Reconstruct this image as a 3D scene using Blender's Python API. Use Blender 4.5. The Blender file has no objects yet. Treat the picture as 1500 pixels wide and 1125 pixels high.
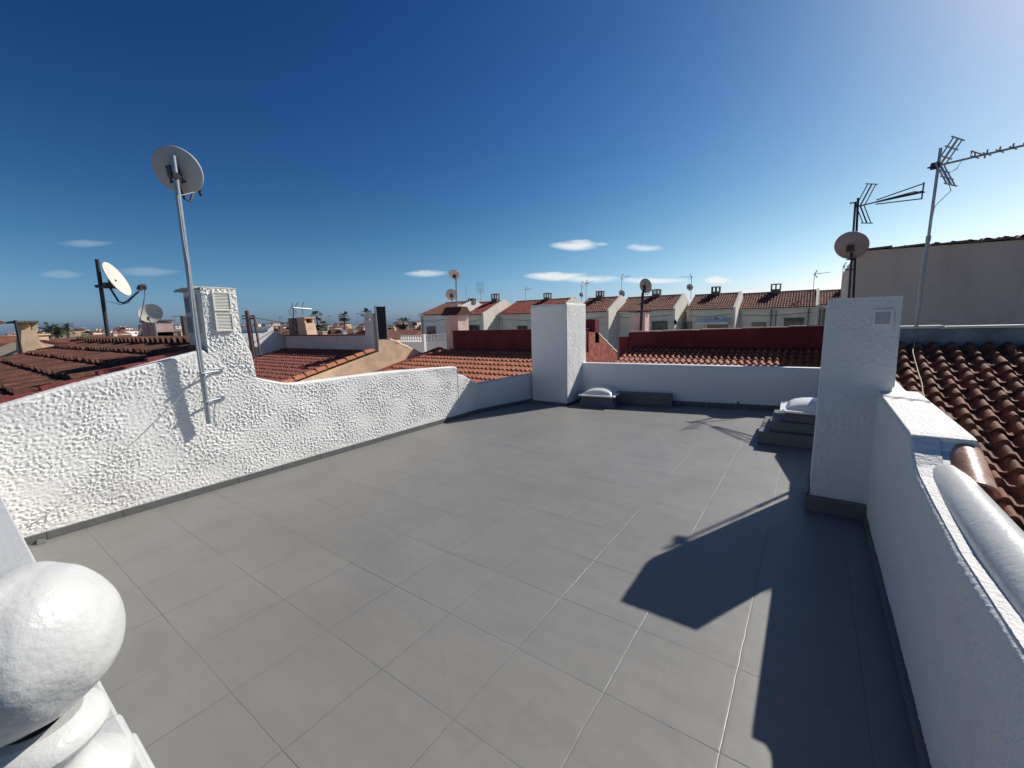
import bpy, math, random
import numpy as np
from mathutils import Vector, Matrix

C = bpy.context.scene.collection
random.seed(7)
RNG = np.random.default_rng(11)
PI = math.pi

# ------------------------------------------------------------------ camera
F = 616.0; CX, CY = 750.0, 562.5
PITCH, YAW, ROLL = math.radians(8.34), math.radians(35.6), math.radians(-1.6)
O = np.array([0.0, 0.0, 1.7])
_f = np.array([-math.sin(YAW)*math.cos(PITCH), math.cos(YAW)*math.cos(PITCH), -math.sin(PITCH)])
_r = np.array([math.cos(YAW), math.sin(YAW), 0.0]); _u = np.cross(_r, _f)
RT = math.cos(ROLL)*_r+math.sin(ROLL)*_u; UP = -math.sin(ROLL)*_r+math.cos(ROLL)*_u; FW = _f
cam = bpy.data.cameras.new('camera'); camo = bpy.data.objects.new('camera', cam); C.objects.link(camo)
cam.sensor_width = 36; cam.lens = F/1500*36; cam.clip_end = 6000; cam.clip_start = 0.02
mw = Matrix(((RT[0], UP[0], -FW[0], O[0]), (RT[1], UP[1], -FW[1], O[1]), (RT[2], UP[2], -FW[2], O[2]), (0, 0, 0, 1)))
camo.matrix_world = mw
bpy.context.scene.camera = camo

def ray(px, py): return RT*(px-CX)/F-UP*(py-CY)/F+FW
def atZ(px, py, z): r = ray(px, py); return O+r*((z-O[2])/r[2])
def atX(px, py, x): r = ray(px, py); return O+r*(x/r[0])
def atY(px, py, y): r = ray(px, py); return O+r*(y/r[1])
def atD(px, py, d): r = ray(px, py); return O+r*(d/math.hypot(r[0], r[1]))
SUN = np.array([.96, 2.1, 1.82]); SUN /= np.linalg.norm(SUN)

# ------------------------------------------------------------------ materials
def nodes_of(name):
    m = bpy.data.materials.new(name); m.use_nodes = True
    nt = m.node_tree; b = nt.nodes['Principled BSDF']
    return m, nt, b
def rgb(c): return (c[0], c[1], c[2], 1)
def M(name, col, rough=.8, var=.08, vs=3.0, bump=0.0, bs=80.0, spec=.3, metal=0.0, attr=0.0, stain=None, stain_amt=.5, stain_s=1.2, sz=1.0, fine=0.0):
    m, nt, b = nodes_of(name); N = nt.nodes; L = nt.links
    tc = N.new('ShaderNodeTexCoord'); n = N.new('ShaderNodeTexNoise')
    mp = N.new('ShaderNodeMapping'); mp.inputs['Scale'].default_value = (1, 1, sz)
    L.new(tc.outputs['Object'], mp.inputs[0]); L.new(mp.outputs[0], n.inputs['Vector'])
    n.inputs['Scale'].default_value = vs; n.inputs['Detail'].default_value = 6; n.inputs['Roughness'].default_value = .65
    r = N.new('ShaderNodeValToRGB'); L.new(n.outputs['Fac'], r.inputs[0])
    r.color_ramp.elements[0].position = .3; r.color_ramp.elements[1].position = .7
    r.color_ramp.elements[0].color = rgb([c*(1-var) for c in col]); r.color_ramp.elements[1].color = rgb([min(1, c*(1+var)) for c in col])
    out = r.outputs['Color']
    if stain:
        s = N.new('ShaderNodeTexNoise'); s.inputs['Scale'].default_value = stain_s; s.inputs['Detail'].default_value = 8; s.inputs['Roughness'].default_value = .7
        L.new(mp.outputs[0], s.inputs['Vector'])
        rr = N.new('ShaderNodeValToRGB'); rr.color_ramp.elements[0].position = .48; rr.color_ramp.elements[1].position = .68
        rr.color_ramp.elements[0].color = (0, 0, 0, 1); rr.color_ramp.elements[1].color = (stain_amt,)*3+(1,)
        L.new(s.outputs['Fac'], rr.inputs[0])
        mx = N.new('ShaderNodeMixRGB'); L.new(rr.outputs['Color'], mx.inputs['Fac']); L.new(out, mx.inputs['Color1']); mx.inputs['Color2'].default_value = rgb(stain)
        out = mx.outputs['Color']
    if attr:
        a = N.new('ShaderNodeAttribute'); a.attribute_name = 'rnd'
        hs = N.new('ShaderNodeHueSaturation'); mr = N.new('ShaderNodeMapRange')
        L.new(a.outputs['Fac'], mr.inputs['Value']); mr.inputs['To Min'].default_value = 1-attr; mr.inputs['To Max'].default_value = 1+attr
        L.new(mr.outputs[0], hs.inputs['Value']); L.new(out, hs.inputs['Color']); out = hs.outputs['Color']
    L.new(out, b.inputs['Base Color'])
    b.inputs['Roughness'].default_value = rough; b.inputs['Metallic'].default_value = metal
    b.inputs['Specular IOR Level'].default_value = spec
    if bump:
        k = N.new('ShaderNodeTexNoise'); k.inputs['Scale'].default_value = bs; k.inputs['Detail'].default_value = 5; k.inputs['Roughness'].default_value = .6
        L.new(tc.outputs['Object'], k.inputs['Vector'])
        bu = N.new('ShaderNodeBump'); bu.inputs['Strength'].default_value = 1; bu.inputs['Distance'].default_value = bump
        L.new(k.outputs['Fac'], bu.inputs['Height']); L.new(bu.outputs[0], b.inputs['Normal'])
    return m

MT = {}
MT['stucco'] = M('white_rough_stucco', (.75, .74, .71), .8, .04, 4, .003, 90, stain=(.55, .54, .51), stain_amt=.35, stain_s=1.6)
MT['fine'] = M('white_fine_render', (.70, .69, .665), .6, .03, 4, .010, 55, stain=(.62, .62, .60), stain_amt=.35, stain_s=5)
MT['white'] = M('white_paint', (.77, .76, .735), .5, .03, 2, .003, 14, spec=.35, stain=(.66, .66, .64), stain_amt=.25, stain_s=2)
MT['patchy'] = M('white_patchy_plaster', (.74, .73, .70), .6, .05, 6, .012, 12, stain=(.52, .52, .50), stain_amt=.6, stain_s=4, sz=.4)
MT['gloss'] = M('white_gloss_paint', (.52, .52, .505), .30, .03, 5, .0030, 30, spec=.5, stain=(.64, .64, .62), stain_amt=.3, stain_s=9)
MT['grey_paint'] = M('grey_floor_paint', (.125, .125, .125), .5, .1, 6, .002, 50)
MT['galv'] = M('galvanised_steel', (.30, .33, .36), .42, .15, 25, .0005, 80, metal=.6)
MT['dark_metal'] = M('dark_steel', (.035, .035, .04), .5, .2, 20)
MT['alu'] = M('dull_aluminium', (.32, .33, .35), .4, .15, 20, metal=.5)
MT['dish_w'] = M('dish_white', (.55, .51, .44), .5, .06, 5, spec=.4)
MT['dish_g'] = M('dish_grey', (.40, .41, .43), .5, .06, 5)
MT['dish_d'] = M('dish_dull', (.28, .24, .24), .6, .1, 5)
MT['vent'] = M('vent_plastic', (.74, .72, .66), .5, .03, 8)
MT['vent_g'] = M('vent_plastic_grey', (.46, .47, .43), .6, .05, 8)
MT['tile_brown'] = M('brown_clay_tile', (.125, .052, .033), .85, .4, 9, .006, 55, attr=.3, stain=(.035, .025, .02), stain_amt=.75, stain_s=7)
MT['tile_near'] = M('weathered_clay_tile', (.205, .076, .042), .8, .35, 10, .004, 60, attr=.2, stain=(.05, .032, .024), stain_amt=.8, stain_s=9)
MT['tile_orange'] = M('orange_clay_tile', (.30, .108, .062), .8, .25, 7, .003, 60, attr=.10, stain=(.14, .06, .04), stain_amt=.5, stain_s=5)
MT['tile_mid'] = M('dull_red_tile', (.20, .072, .052), .85, .25, 7, .003, 60, attr=.10, stain=(.08, .04, .03), stain_amt=.5, stain_s=5)
MT['tile_far'] = M('far_clay_tile', (.21, .08, .055), .85, .3, 2, attr=.25, stain=(.09, .045, .035), stain_amt=.5, stain_s=1.5)
MT['tile_red'] = M('far_red_tile', (.24, .05, .035), .85, .2, 2, attr=.2)
MT['verge'] = M('orange_verge_tile', (.42, .16, .08), .75, .25, 9, .003, 50, stain=(.2, .09, .05), stain_amt=.5, stain_s=8)
MT['glazed'] = M('bare_terracotta_tile', (.42, .20, .12), .35, .2, 10, .002, 40, spec=.5, stain=(.62, .58, .52), stain_amt=.8, stain_s=14)
MT['red_verge'] = M('red_painted_verge', (.20, .045, .035), .7, .2, 5, .003, 40)
MT['dark_red'] = M('dark_red_paint', (.115, .010, .014), .7, .2, 2, .003, 30, stain=(.17, .03, .03), stain_amt=.5, stain_s=2.5, sz=.4)
MT['brick_red'] = M('flaking_red_wall', (.30, .075, .05), .8, .2, 6, .006, 25, stain=(.50, .30, .24), stain_amt=.5, stain_s=6)
MT['cream'] = M('weathered_cream_wall', (.62, .45, .30), .85, .12, 3, .008, 20, stain=(.34, .25, .17), stain_amt=.6, stain_s=2.2)
MT['cream_w'] = M('pale_house_wall', (.76, .71, .60), .8, .05, 2, .004, 20, stain=(.46, .42, .36), stain_amt=.4, stain_s=1.1, sz=.5)
MT['white_w'] = M('white_house_wall', (.76, .75, .72), .8, .04, 2, stain=(.55, .52, .48), stain_amt=.35, stain_s=1.1, sz=.5)
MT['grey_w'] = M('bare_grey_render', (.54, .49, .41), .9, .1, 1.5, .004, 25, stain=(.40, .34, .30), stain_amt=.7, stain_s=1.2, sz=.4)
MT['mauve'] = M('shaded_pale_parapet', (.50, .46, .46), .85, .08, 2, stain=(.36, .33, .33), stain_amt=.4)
MT['pink'] = M('pink_chimney_render', (.58, .40, .36), .85, .12, 4, .005, 30, stain=(.35, .24, .22), stain_amt=.5, stain_s=5)
MT['soot'] = M('sooty_brick', (.16, .13, .11), .9, .3, 8, .006, 30, stain=(.05, .04, .035), stain_amt=.7, stain_s=5)
MT['glass'] = M('dark_window_glass', (.03, .04, .045), .1, .3, 2, spec=.6)
MT['shutter'] = M('window_frame_grey', (.22, .21, .20), .6, .1, 4)
MT['frame_w'] = M('window_frame_white', (.6, .6, .58), .6, .05, 4)
MT['slab'] = M('pale_stone_slab', (.62, .60, .55), .7, .08, 6)
MT['bluegrey'] = M('old_blue_grey_wall', (.20, .23, .26), .85, .2, 5, stain=(.08, .08, .08), stain_amt=.6, stain_s=4)
MT['wood'] = M('old_wood_pole', (.16, .11, .085), .9, .3, 6, .004, 30, sz=.2)
MT['bark'] = M('palm_bark', (.13, .09, .06), .95, .3, 4)
MT['leaf'] = M('palm_leaf', (.045, .06, .028), .7, .4, 3)
MT['tree_leaf'] = M('tree_leaf', (.035, .05, .02), .8, .4, 2)
MT['cable'] = M('beige_cable', (.42, .33, .22), .6, .1, 20)
MT['cable_w'] = M('white_cable', (.55, .56, .55), .6, .1, 20)
MT['acrylic'] = M('white_acrylic_dome', (.78, .77, .73), .25, .03, 4, spec=.5)
MT['acrylic'].node_tree.nodes['Principled BSDF'].inputs['Subsurface Weight'].default_value = .25
MT['solar'] = M('black_solar_panel', (.004, .006, .010), .8, .2, 8, spec=.04)
MT['awn'] = M('pale_awning', (.75, .74, .7), .7, .04, 4)
MT['ground'] = M('dry_town_ground', (.20, .17, .13), .95, .3, .05, stain=(.08, .09, .05), stain_amt=.8, stain_s=.03)

def floor_mat():
    m, nt, b = nodes_of('grey_painted_tiles'); N = nt.nodes; L = nt.links
    geo = N.new('ShaderNodeTexCoord'); sep = N.new('ShaderNodeSeparateXYZ')
    wob = N.new('ShaderNodeTexNoise'); wob.inputs['Scale'].default_value = 6; L.new(geo.outputs['Object'], wob.inputs['Vector'])
    wv = N.new('ShaderNodeVectorMath'); wv.operation = 'SUBTRACT'; wv.inputs[1].default_value = (.5, .5, .5); L.new(wob.outputs['Color'], wv.inputs[0])
    ws = N.new('ShaderNodeVectorMath'); ws.operation = 'SCALE'; ws.inputs['Scale'].default_value = .009; L.new(wv.outputs[0], ws.inputs[0])
    wa = N.new('ShaderNodeVectorMath'); wa.operation = 'ADD'; L.new(geo.outputs['Object'], wa.inputs[0]); L.new(ws.outputs[0], wa.inputs[1])
    L.new(wa.outputs[0], sep.inputs[0])
    def mth(op, a, bb=None, cl=False):
        n = N.new('ShaderNodeMath'); n.operation = op; n.use_clamp = cl
        for i, v in enumerate((a, bb)):
            if v is None: continue
            if isinstance(v, (int, float)): n.inputs[i].default_value = v
            else: L.new(v, n.inputs[i])
        return n.outputs[0]
    P = .487
    def line(sock, off):
        t = mth('DIVIDE', mth('ADD', sock, off), P)
        fr = mth('FRACT', t); d = mth('ABSOLUTE', mth('SUBTRACT', fr, .5)); d = mth('MULTIPLY', mth('SUBTRACT', .5, d), P)   # metres from a joint
        return d, mth('FLOOR', t)
    dx, ix = line(sep.outputs['X'], .197+P*40); dy, iy = line(sep.outputs['Y'], -2.1+.002+P*40)
    # joints: width and depth vary, some nearly filled with paint
    fill = N.new('ShaderNodeTexNoise'); fill.inputs['Scale'].default_value = 1.1; fill.inputs['Detail'].default_value = 3; L.new(geo.outputs['Object'], fill.inputs['Vector'])
    fine = N.new('ShaderNodeTexNoise'); fine.inputs['Scale'].default_value = 25; fine.inputs['Detail'].default_value = 2; L.new(geo.outputs['Object'], fine.inputs['Vector'])
    def joint(d, w):
        return mth('SUBTRACT', 1.0, mth('DIVIDE', d, w), True)
    jd = mth('MAXIMUM', joint(dx, .0034), joint(dy, .0027))
    fr = N.new('ShaderNodeMapRange'); L.new(mth('ADD', mth('MULTIPLY', fill.outputs['Fac'], .75), mth('MULTIPLY', fine.outputs['Fac'], .25)), fr.inputs['Value'])
    fr.inputs['From Min'].default_value = .42; fr.inputs['From Max'].default_value = .62
    crack = mth('MULTIPLY', jd, mth('ADD', .34, mth('MULTIPLY', fr.outputs[0], .66)))
    soft = mth('MAXIMUM', joint(dx, .012), joint(dy, .012))
    # per-tile tint
    cmb = N.new('ShaderNodeCombineXYZ'); L.new(ix, cmb.inputs[0]); L.new(iy, cmb.inputs[1])
    wn = N.new('ShaderNodeTexWhiteNoise'); wn.noise_dimensions = '2D'; L.new(cmb.outputs[0], wn.inputs['Vector'])
    # roller streaks and blotches
    mp = N.new('ShaderNodeMapping'); mp.inputs['Scale'].default_value = (1.0, 5.0, 1); L.new(geo.outputs['Object'], mp.inputs[0])
    st = N.new('ShaderNodeTexNoise'); st.inputs['Scale'].default_value = 2.2; st.inputs['Detail'].default_value = 8; st.inputs['Roughness'].default_value = .7; L.new(mp.outputs[0], st.inputs['Vector'])
    bl = N.new('ShaderNodeTexNoise'); bl.inputs['Scale'].default_value = 1.6; bl.inputs['Detail'].default_value = 7; L.new(geo.outputs['Object'], bl.inputs['Vector'])
    val = mth('ADD', mth('ADD', .76, mth('MULTIPLY', wn.outputs['Value'], .035)), mth('ADD', mth('MULTIPLY', st.outputs['Fac'], .22), mth('MULTIPLY', bl.outputs['Fac'], .2)))
    sp = N.new('ShaderNodeTexVoronoi'); sp.inputs['Scale'].default_value = 3.1; L.new(geo.outputs['Object'], sp.inputs['Vector'])
    spot = mth('SUBTRACT', 1.0, mth('DIVIDE', sp.outputs['Distance'], .03), True)
    val = mth('MULTIPLY', val, mth('SUBTRACT', 1.0, mth('MULTIPLY', spot, .45)))
    val = mth('MULTIPLY', val, mth('SUBTRACT', 1.0, mth('MULTIPLY', crack, .70)))
    wm = N.new('ShaderNodeTexNoise'); wm.inputs['Scale'].default_value = .9; wm.inputs['Detail'].default_value = 4; wm.inputs['Distortion'].default_value = .6; L.new(geo.outputs['Object'], wm.inputs['Vector'])
    ring = mth('SUBTRACT', 1.0, mth('DIVIDE', mth('ABSOLUTE', mth('SUBTRACT', wm.outputs['Fac'], .52)), .012), True)
    val = mth('MULTIPLY', val, mth('SUBTRACT', 1.0, mth('MULTIPLY', ring, .05)))
    blot = N.new('ShaderNodeMapRange'); blot.inputs['From Min'].default_value = .5; blot.inputs['From Max'].default_value = .72; L.new(wm.outputs['Fac'], blot.inputs['Value'])
    val = mth('MULTIPLY', val, mth('SUBTRACT', 1.0, mth('MULTIPLY', blot.outputs[0], .12)))
    sp2 = N.new('ShaderNodeTexVoronoi'); sp2.inputs['Scale'].default_value = 9; L.new(geo.outputs['Object'], sp2.inputs['Vector'])
    spot2 = mth('SUBTRACT', 1.0, mth('DIVIDE', sp2.outputs['Distance'], .055), True)
    val = mth('MULTIPLY', val, mth('SUBTRACT', 1.0, mth('MULTIPLY', spot2, .22)))
    base = N.new('ShaderNodeVectorMath'); base.operation = 'SCALE'; base.inputs[0].default_value = FLOOR_COL
    L.new(val, base.inputs['Scale']); L.new(base.outputs[0], b.inputs['Base Color'])
    b.inputs['Specular IOR Level'].default_value = .5
    L.new(mth('ADD', .36, mth('MULTIPLY', st.outputs['Fac'], .25)), b.inputs['Roughness'])
    und = N.new('ShaderNodeTexNoise'); und.inputs['Scale'].default_value = 3.5; und.inputs['Detail'].default_value = 3; L.new(geo.outputs['Object'], und.inputs['Vector'])
    tiltn = mth('MULTIPLY', wn.outputs['Value'], .0)
    h = mth('SUBTRACT', mth('ADD', mth('MULTIPLY', und.outputs['Fac'], 1.3), mth('MULTIPLY', fine.outputs['Fac'], .12)), mth('ADD', mth('MULTIPLY', soft, .10), mth('MULTIPLY', crack, .55)))
    bu = N.new('ShaderNodeBump'); bu.inputs['Distance'].default_value = .003; bu.inputs['Strength'].default_value = 1; L.new(h, bu.inputs['Height']); L.new(bu.outputs[0], b.inputs['Normal'])
    return m
FLOOR_COL = (.192, .189, .177)
MT['floor'] = floor_mat()

# ------------------------------------------------------------------ mesh builder
class MB:
    def __init__(s): s.v = []; s.f = []; s.r = []
    def quadstrip(s, a, b, cl=True):
        pass
    def add(s, vs, fs, r=None):
        n = len(s.v); s.v += [tuple(map(float, p)) for p in vs]; s.f += [tuple(i+n for i in f) for f in fs]
        rr = random.random() if r is None else r
        s.r += [rr]*len(fs); return s
    def box(s, a, b, r=None):
        x0, y0, z0 = a; x1, y1, z1 = b
        vs = [(x, y, z) for z in (z0, z1) for y in (y0, y1) for x in (x0, x1)]
        return s.add(vs, [(0, 2, 3, 1), (4, 5, 7, 6), (0, 1, 5, 4), (2, 6, 7, 3), (0, 4, 6, 2), (1, 3, 7, 5)], r)
    def hexa(s, lo, hi, r=None):   # lo, hi: four points each, same order
        return s.add(list(lo)+list(hi), [(3, 2, 1, 0), (4, 5, 6, 7), (0, 1, 5, 4), (1, 2, 6, 5), (2, 3, 7, 6), (3, 0, 4, 7)], r)
    def prism_x(s, x0, x1, poly, r=None):   # poly of (y, z)
        n = len(poly); vs = [(x0, y, z) for y, z in poly]+[(x1, y, z) for y, z in poly]
        return s.add(vs, [tuple(range(n)), tuple(range(2*n-1, n-1, -1))]+[(i, i+n, (i+1) % n+n, (i+1) % n) for i in range(n)], r)
    def prism_y(s, y0, y1, poly, r=None):   # poly of (x, z)
        n = len(poly); vs = [(x, y0, z) for x, z in poly]+[(x, y1, z) for x, z in poly]
        return s.add(vs, [tuple(range(n-1, -1, -1)), tuple(range(n, 2*n))]+[(i, (i+1) % n, (i+1) % n+n, i+n) for i in range(n)], r)
    def tube(s, pts, rad, n=8, caps=True, r=None):
        pts = [np.array(p, float) for p in pts]
        if not hasattr(rad, '__len__'): rad = [rad]*len(pts)
        vs = []; fs = []
        for i, p in enumerate(pts):
            d = pts[min(i+1, len(pts)-1)]-pts[max(i-1, 0)]; d /= (np.linalg.norm(d)+1e-9)
            a = np.cross(d, (0, 0, 1) if abs(d[2]) < .9 else (1, 0, 0)); a /= np.linalg.norm(a); b = np.cross(d, a)
            for k in range(n):
                t = 2*PI*k/n; vs.append(p+rad[i]*(math.cos(t)*a+math.sin(t)*b))
        for i in range(len(pts)-1):
            for k in range(n):
                fs.append((i*n+k, i*n+(k+1) % n, (i+1)*n+(k+1) % n, (i+1)*n+k))
        if caps: fs += [tuple(range(n-1, -1, -1)), tuple(range((len(pts)-1)*n, len(pts)*n))]
        return s.add(vs, fs, r)
    def lathe(s, prof, c=(0, 0, 0), axis=(0, 0, 1), n=32, r=None, ex=1.0):   # prof (radius, height)
        ax = np.array(axis, float); ax /= np.linalg.norm(ax)
        a = np.cross(ax, (0, 0, 1) if abs(ax[2]) < .95 else (1, 0, 0)); a /= np.linalg.norm(a); b = np.cross(a, ax)
        c = np.array(c, float); vs = []; fs = []
        for rr, h in prof:
            for k in range(n):
                t = 2*PI*k/n; vs.append(c+ax*h+rr*(math.cos(t)*a+math.sin(t)*b*ex))
        for i in range(len(prof)-1):
            for k in range(n): fs.append((i*n+k, i*n+(k+1) % n, (i+1)*n+(k+1) % n, (i+1)*n+k))
        return s.add(vs, fs, r)
    def build(s, name, mat, parent=None, smooth=False, bevel=0):
        me = bpy.data.meshes.new(name); off = np.zeros(3)
        p = parent
        while p is not None: off += np.array(p.location); p = p.parent
        me.from_pydata([(v[0]-off[0], v[1]-off[1], v[2]-off[2]) for v in s.v], [], s.f); me.update()
        at = me.attributes.new('rnd', 'FLOAT', 'FACE'); at.data.foreach_set('value', np.array(s.r, dtype=np.float32))
        return finish(name, me, mat, parent, smooth, bevel)

def finish(name, me, mat, parent, smooth, bevel=0):
    me.materials.append(MT[mat] if isinstance(mat, str) else mat)
    if smooth:
        me.polygons.foreach_set('use_smooth', [True]*len(me.polygons))
        try: me.set_sharp_from_angle(angle=math.radians(smooth if smooth is not True else 40))
        except Exception: pass
    o = bpy.data.objects.new(name, me); C.objects.link(o)
    if parent is not None: o.parent = parent
    if bevel:
        b = o.modifiers.new('bevel', 'BEVEL'); b.width = bevel; b.segments = 2; b.limit_method = 'ANGLE'
    return o

def grid_obj(name, V, nu, nv, mat, parent=None, rnd=None, smooth=True, faces=None):
    """V: (nv*nu,3) world coords, row-major v then u"""
    off = np.zeros(3); p = parent
    while p is not None: off += np.array(p.location); p = p.parent
    V = np.asarray(V, float)-off
    me = bpy.data.meshes.new(name)
    i = np.arange(nu-1)[None, :]+np.arange(nv-1)[:, None]*nu
    q = np.stack([i, i+1, i+1+nu, i+nu], -1).reshape(-1, 4)
    me.vertices.add(len(V)); me.vertices.foreach_set('co', V.astype(np.float32).ravel())
    me.loops.add(q.size); me.loops.foreach_set('vertex_index', q.ravel().astype(np.int32))
    me.polygons.add(len(q)); me.polygons.foreach_set('loop_start', (np.arange(len(q))*4).astype(np.int32))
    me.update(calc_edges=True); me.validate()
    at = me.attributes.new('rnd', 'FLOAT', 'FACE')
    if rnd is None: rnd = np.zeros(len(me.polygons))
    at.data.foreach_set('value', np.asarray(rnd, dtype=np.float32))
    return finish(name, me, mat, parent, smooth)

def tag(o, label=None, cat=None, group=None, kind=None):
    if label: o['label'] = label
    if cat: o['category'] = cat
    if group: o['group'] = group
    if kind: o['kind'] = kind
    return o
def thing(name, label, cat, loc=(0, 0, 0), group=None):
    o = bpy.data.objects.new(name, None); C.objects.link(o); o.location = tuple(map(float, loc)); o.empty_display_size = .1
    return tag(o, label, cat, group)
def copy_tree(o, parent=None):
    c = o.copy(); C.objects.link(c)
    if parent is not None: c.parent = parent
    for ch in list(o.children): copy_tree(ch, c)
    return c

# ------------------------------------------------------------------ band-limited noise for trowelled stucco
def band(nx, ny, step, lam, width, seed):
    rg = np.random.default_rng(seed); w = rg.standard_normal((ny, nx))
    fy = np.fft.fftfreq(ny, step)[:, None]; fx = np.fft.fftfreq(nx, step)[None, :]
    fr = np.hypot(fx, fy); f0 = 1/lam
    H = np.exp(-((np.log(fr+1e-6)-math.log(f0))/width)**2)
    a = np.fft.ifft2(np.fft.fft2(w)*H).real; return a/a.std()
NS = .007
N1 = band(1400, 700, NS, .043, .8, 1); N2 = band(1400, 700, NS, .021, .6, 2); N3 = band(1400, 700, NS, .6, .5, 3)
def smp(A, u, v):
    u = np.asarray(u)/NS; v = np.asarray(v)/NS
    ny, nx = A.shape; iu = np.floor(u).astype(int); iv = np.floor(v).astype(int); fu = u-iu; fv = v-iv
    g = lambda a, b: A[b % ny, a % nx]
    return (g(iu, iv)*(1-fu)+g(iu+1, iv)*fu)*(1-fv)+(g(iu, iv+1)*(1-fu)+g(iu+1, iv+1)*fu)*fv
def stucco_h(u, v, amp):
    a = (.85*smp(N1, u, v)+.6*smp(N2, u, v))*(1+.28*smp(N3, np.asarray(u)*.8+1.7, np.asarray(v)*1.3+.9))
    a = np.maximum(a, -.55+.1*a)*.62; a = np.minimum(a, .9+.25*a)
    return amp*a+amp*.35*smp(N3, u, v)

def panel(name, org, ud, nd, ulen, bot, top, step, amp, thick, mat, parent=None, u_extra=(), lip=.012, smooth=True, rowfac=1.0, fadetop=True):
    """stuccoed wall face from bot(u) to top(u) with its top face running back by thick"""
    org = np.array(org, float); ud = np.array(ud, float); nd = np.array(nd, float)
    us = np.unique(np.concatenate([np.arange(0, ulen, step), [ulen], np.array(list(u_extra))]))
    B = np.array([bot(u) for u in us]); T = np.array([top(u) for u in us])
    nrow = max(3, int((T-B).max()/(step*rowfac)))
    rows = []
    for j in range(nrow+1):
        z = B+(T-B)*j/nrow
        h = stucco_h(us+org[0]*1.3+org[1]*0, z+org[1]*0, amp)
        k = np.clip((T-z)/.04, 0, 1); h = h*(.35+.65*k)*np.clip(z/.14, .12, 1)-lip*(1-np.sqrt(np.clip(1-(1-np.clip((T-z)/lip/1.5, 0, 1))**2, 0, 1)))
        rows.append(org[None, :2]+us[:, None]*ud[None, :2]+h[:, None]*nd[None, :2]); rows[-1] = np.column_stack([rows[-1], z])
    for d in ((.015, .05, .1, .16) if thick > .12 else (.015, thick*.5))+(thick,):
        if d > thick: continue
        dz = stucco_h(us*1.0+5.1, us*0+d*1.0+3.3, amp*.35)
        h = -d
        rows.append(np.column_stack([org[None, :2]+us[:, None]*ud[None, :2]+h*nd[None, :2], T+dz+.002]))
    V = np.concatenate(rows); nu = len(us); nv = len(rows)
    # orientation: faces (i,i+1,i+1+nu) normal = ud x z ; flip when it disagrees with nd
    n = np.cross(np.array([ud[0], ud[1], 0]), (0, 0, 1))
    if n@np.array([nd[0], nd[1], 0]) < 0:
        V = V.reshape(nv, nu, 3)[:, ::-1].reshape(-1, 3)
    return grid_obj(name, V, nu, nv, mat, parent, smooth=smooth)

def pw(pts):
    xs = [p[0] for p in pts]; ys = [p[1] for p in pts]
    return lambda u: float(np.interp(u, xs, ys))

# ------------------------------------------------------------------ tile roofs
def tile_roof(name, x0, x1, y0, z0, y1, z1, mat, parent=None, pitch=.21, course=.36, res=8, hgt=.055, step=.028, seed=0, jit=.006, flip=False):
    rg = np.random.default_rng(seed+77)
    L = math.hypot(y1-y0, z1-z0); nc = max(1, round(L/course)); c = L/nc
    np_ = max(1, round((x1-x0)/pitch)); p = (x1-x0)/np_
    nu = np_*res+1; uu = np.linspace(0, 1, nu)*np_
    col = np.minimum(np.floor(uu+1e-9), np_-1).astype(int); t = uu-np.floor(uu+1e-9)
    prof = np.where(t < .62, np.sin(PI*t/.62)**.8*hgt, -.14*hgt*np.sin(PI*(t-.62)/.38))
    sy, sz = (y1-y0)/L, (z1-z0)/L; ny_, nz_ = -sz, sy
    rows = []
    jv = rg.normal(0, jit*1.5, (nc, np_)); jh = rg.normal(0, jit, (nc+1, np_)); jx = rg.normal(0, jit*.7, (nc, np_))
    for k in range(nc):
        for w, hh in ((0.0, step), (.5, step*.55), (1.0, 0.002)):
            v = (k+w)*c+(jv[k, col] if (w == 0 and k > 0) else 0)
            h = prof*(1-.08*w)+hh+jh[k, col]*(1-w)*.6
            v = v+np.zeros(nu)
            rows.append(np.column_stack([x0+uu*p+jx[k, col]*np.sin(PI*t), y0+sy*v+ny_*h, z0+sz*v+nz_*h]))
    nv = len(rows); V = np.concatenate(rows)
    ci = col[:-1]; rr = rg.random((nc, np_)); rnd = []
    for j in range(nv-1):
        k = j//3; rnd.append(rr[k][ci] if j % 3 < 2 else rr[k][ci]*.4)  # riser faces tinted darker: shade of each course step put into the colour
    if y1 < y0: V = V.reshape(nv, nu, 3)[:, ::-1].reshape(-1, 3); rnd = [r[::-1] for r in rnd]
    return grid_obj(name, V, nu, nv, mat, parent, np.concatenate(rnd), smooth=50)

def _nop(): pass
def half_tiles(mb, p0, p1, r=.1, tl=.4, n=10, arc=PI, taper=.85, up=(0, 0, 1), thick=.015):
    """row of overlapping half-round tiles from low end p0 to high end p1"""
    p0 = np.array(p0, float); p1 = np.array(p1, float); d = p1-p0; L = np.linalg.norm(d); d /= L
    nt = max(1, round(L/tl)); c = L/nt; up = np.array(up, float); s = np.cross(d, up); s /= np.linalg.norm(s); w = np.cross(s, d)
    for k in range(nt):
        vs = []; a0 = p0+d*(k*c-.02)+w*.02; a1 = p0+d*((k+1)*c+.02)
        for (q, rr) in ((a0, r), (a1, r*taper), (a1, r*taper-thick), (a0, r-thick)):
            for j in range(n+1):
                th = (PI-arc)/2+arc*j/n; vs.append(q+rr*(math.cos(th)*s+math.sin(th)*w))
        m = n+1; fs = []
        for a, b in ((0, 1), (1, 2), (2, 3), (3, 0)):
            for j in range(n): fs.append((a*m+j, a*m+j+1, b*m+j+1, b*m+j))
        mb.add(vs, fs)

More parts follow.
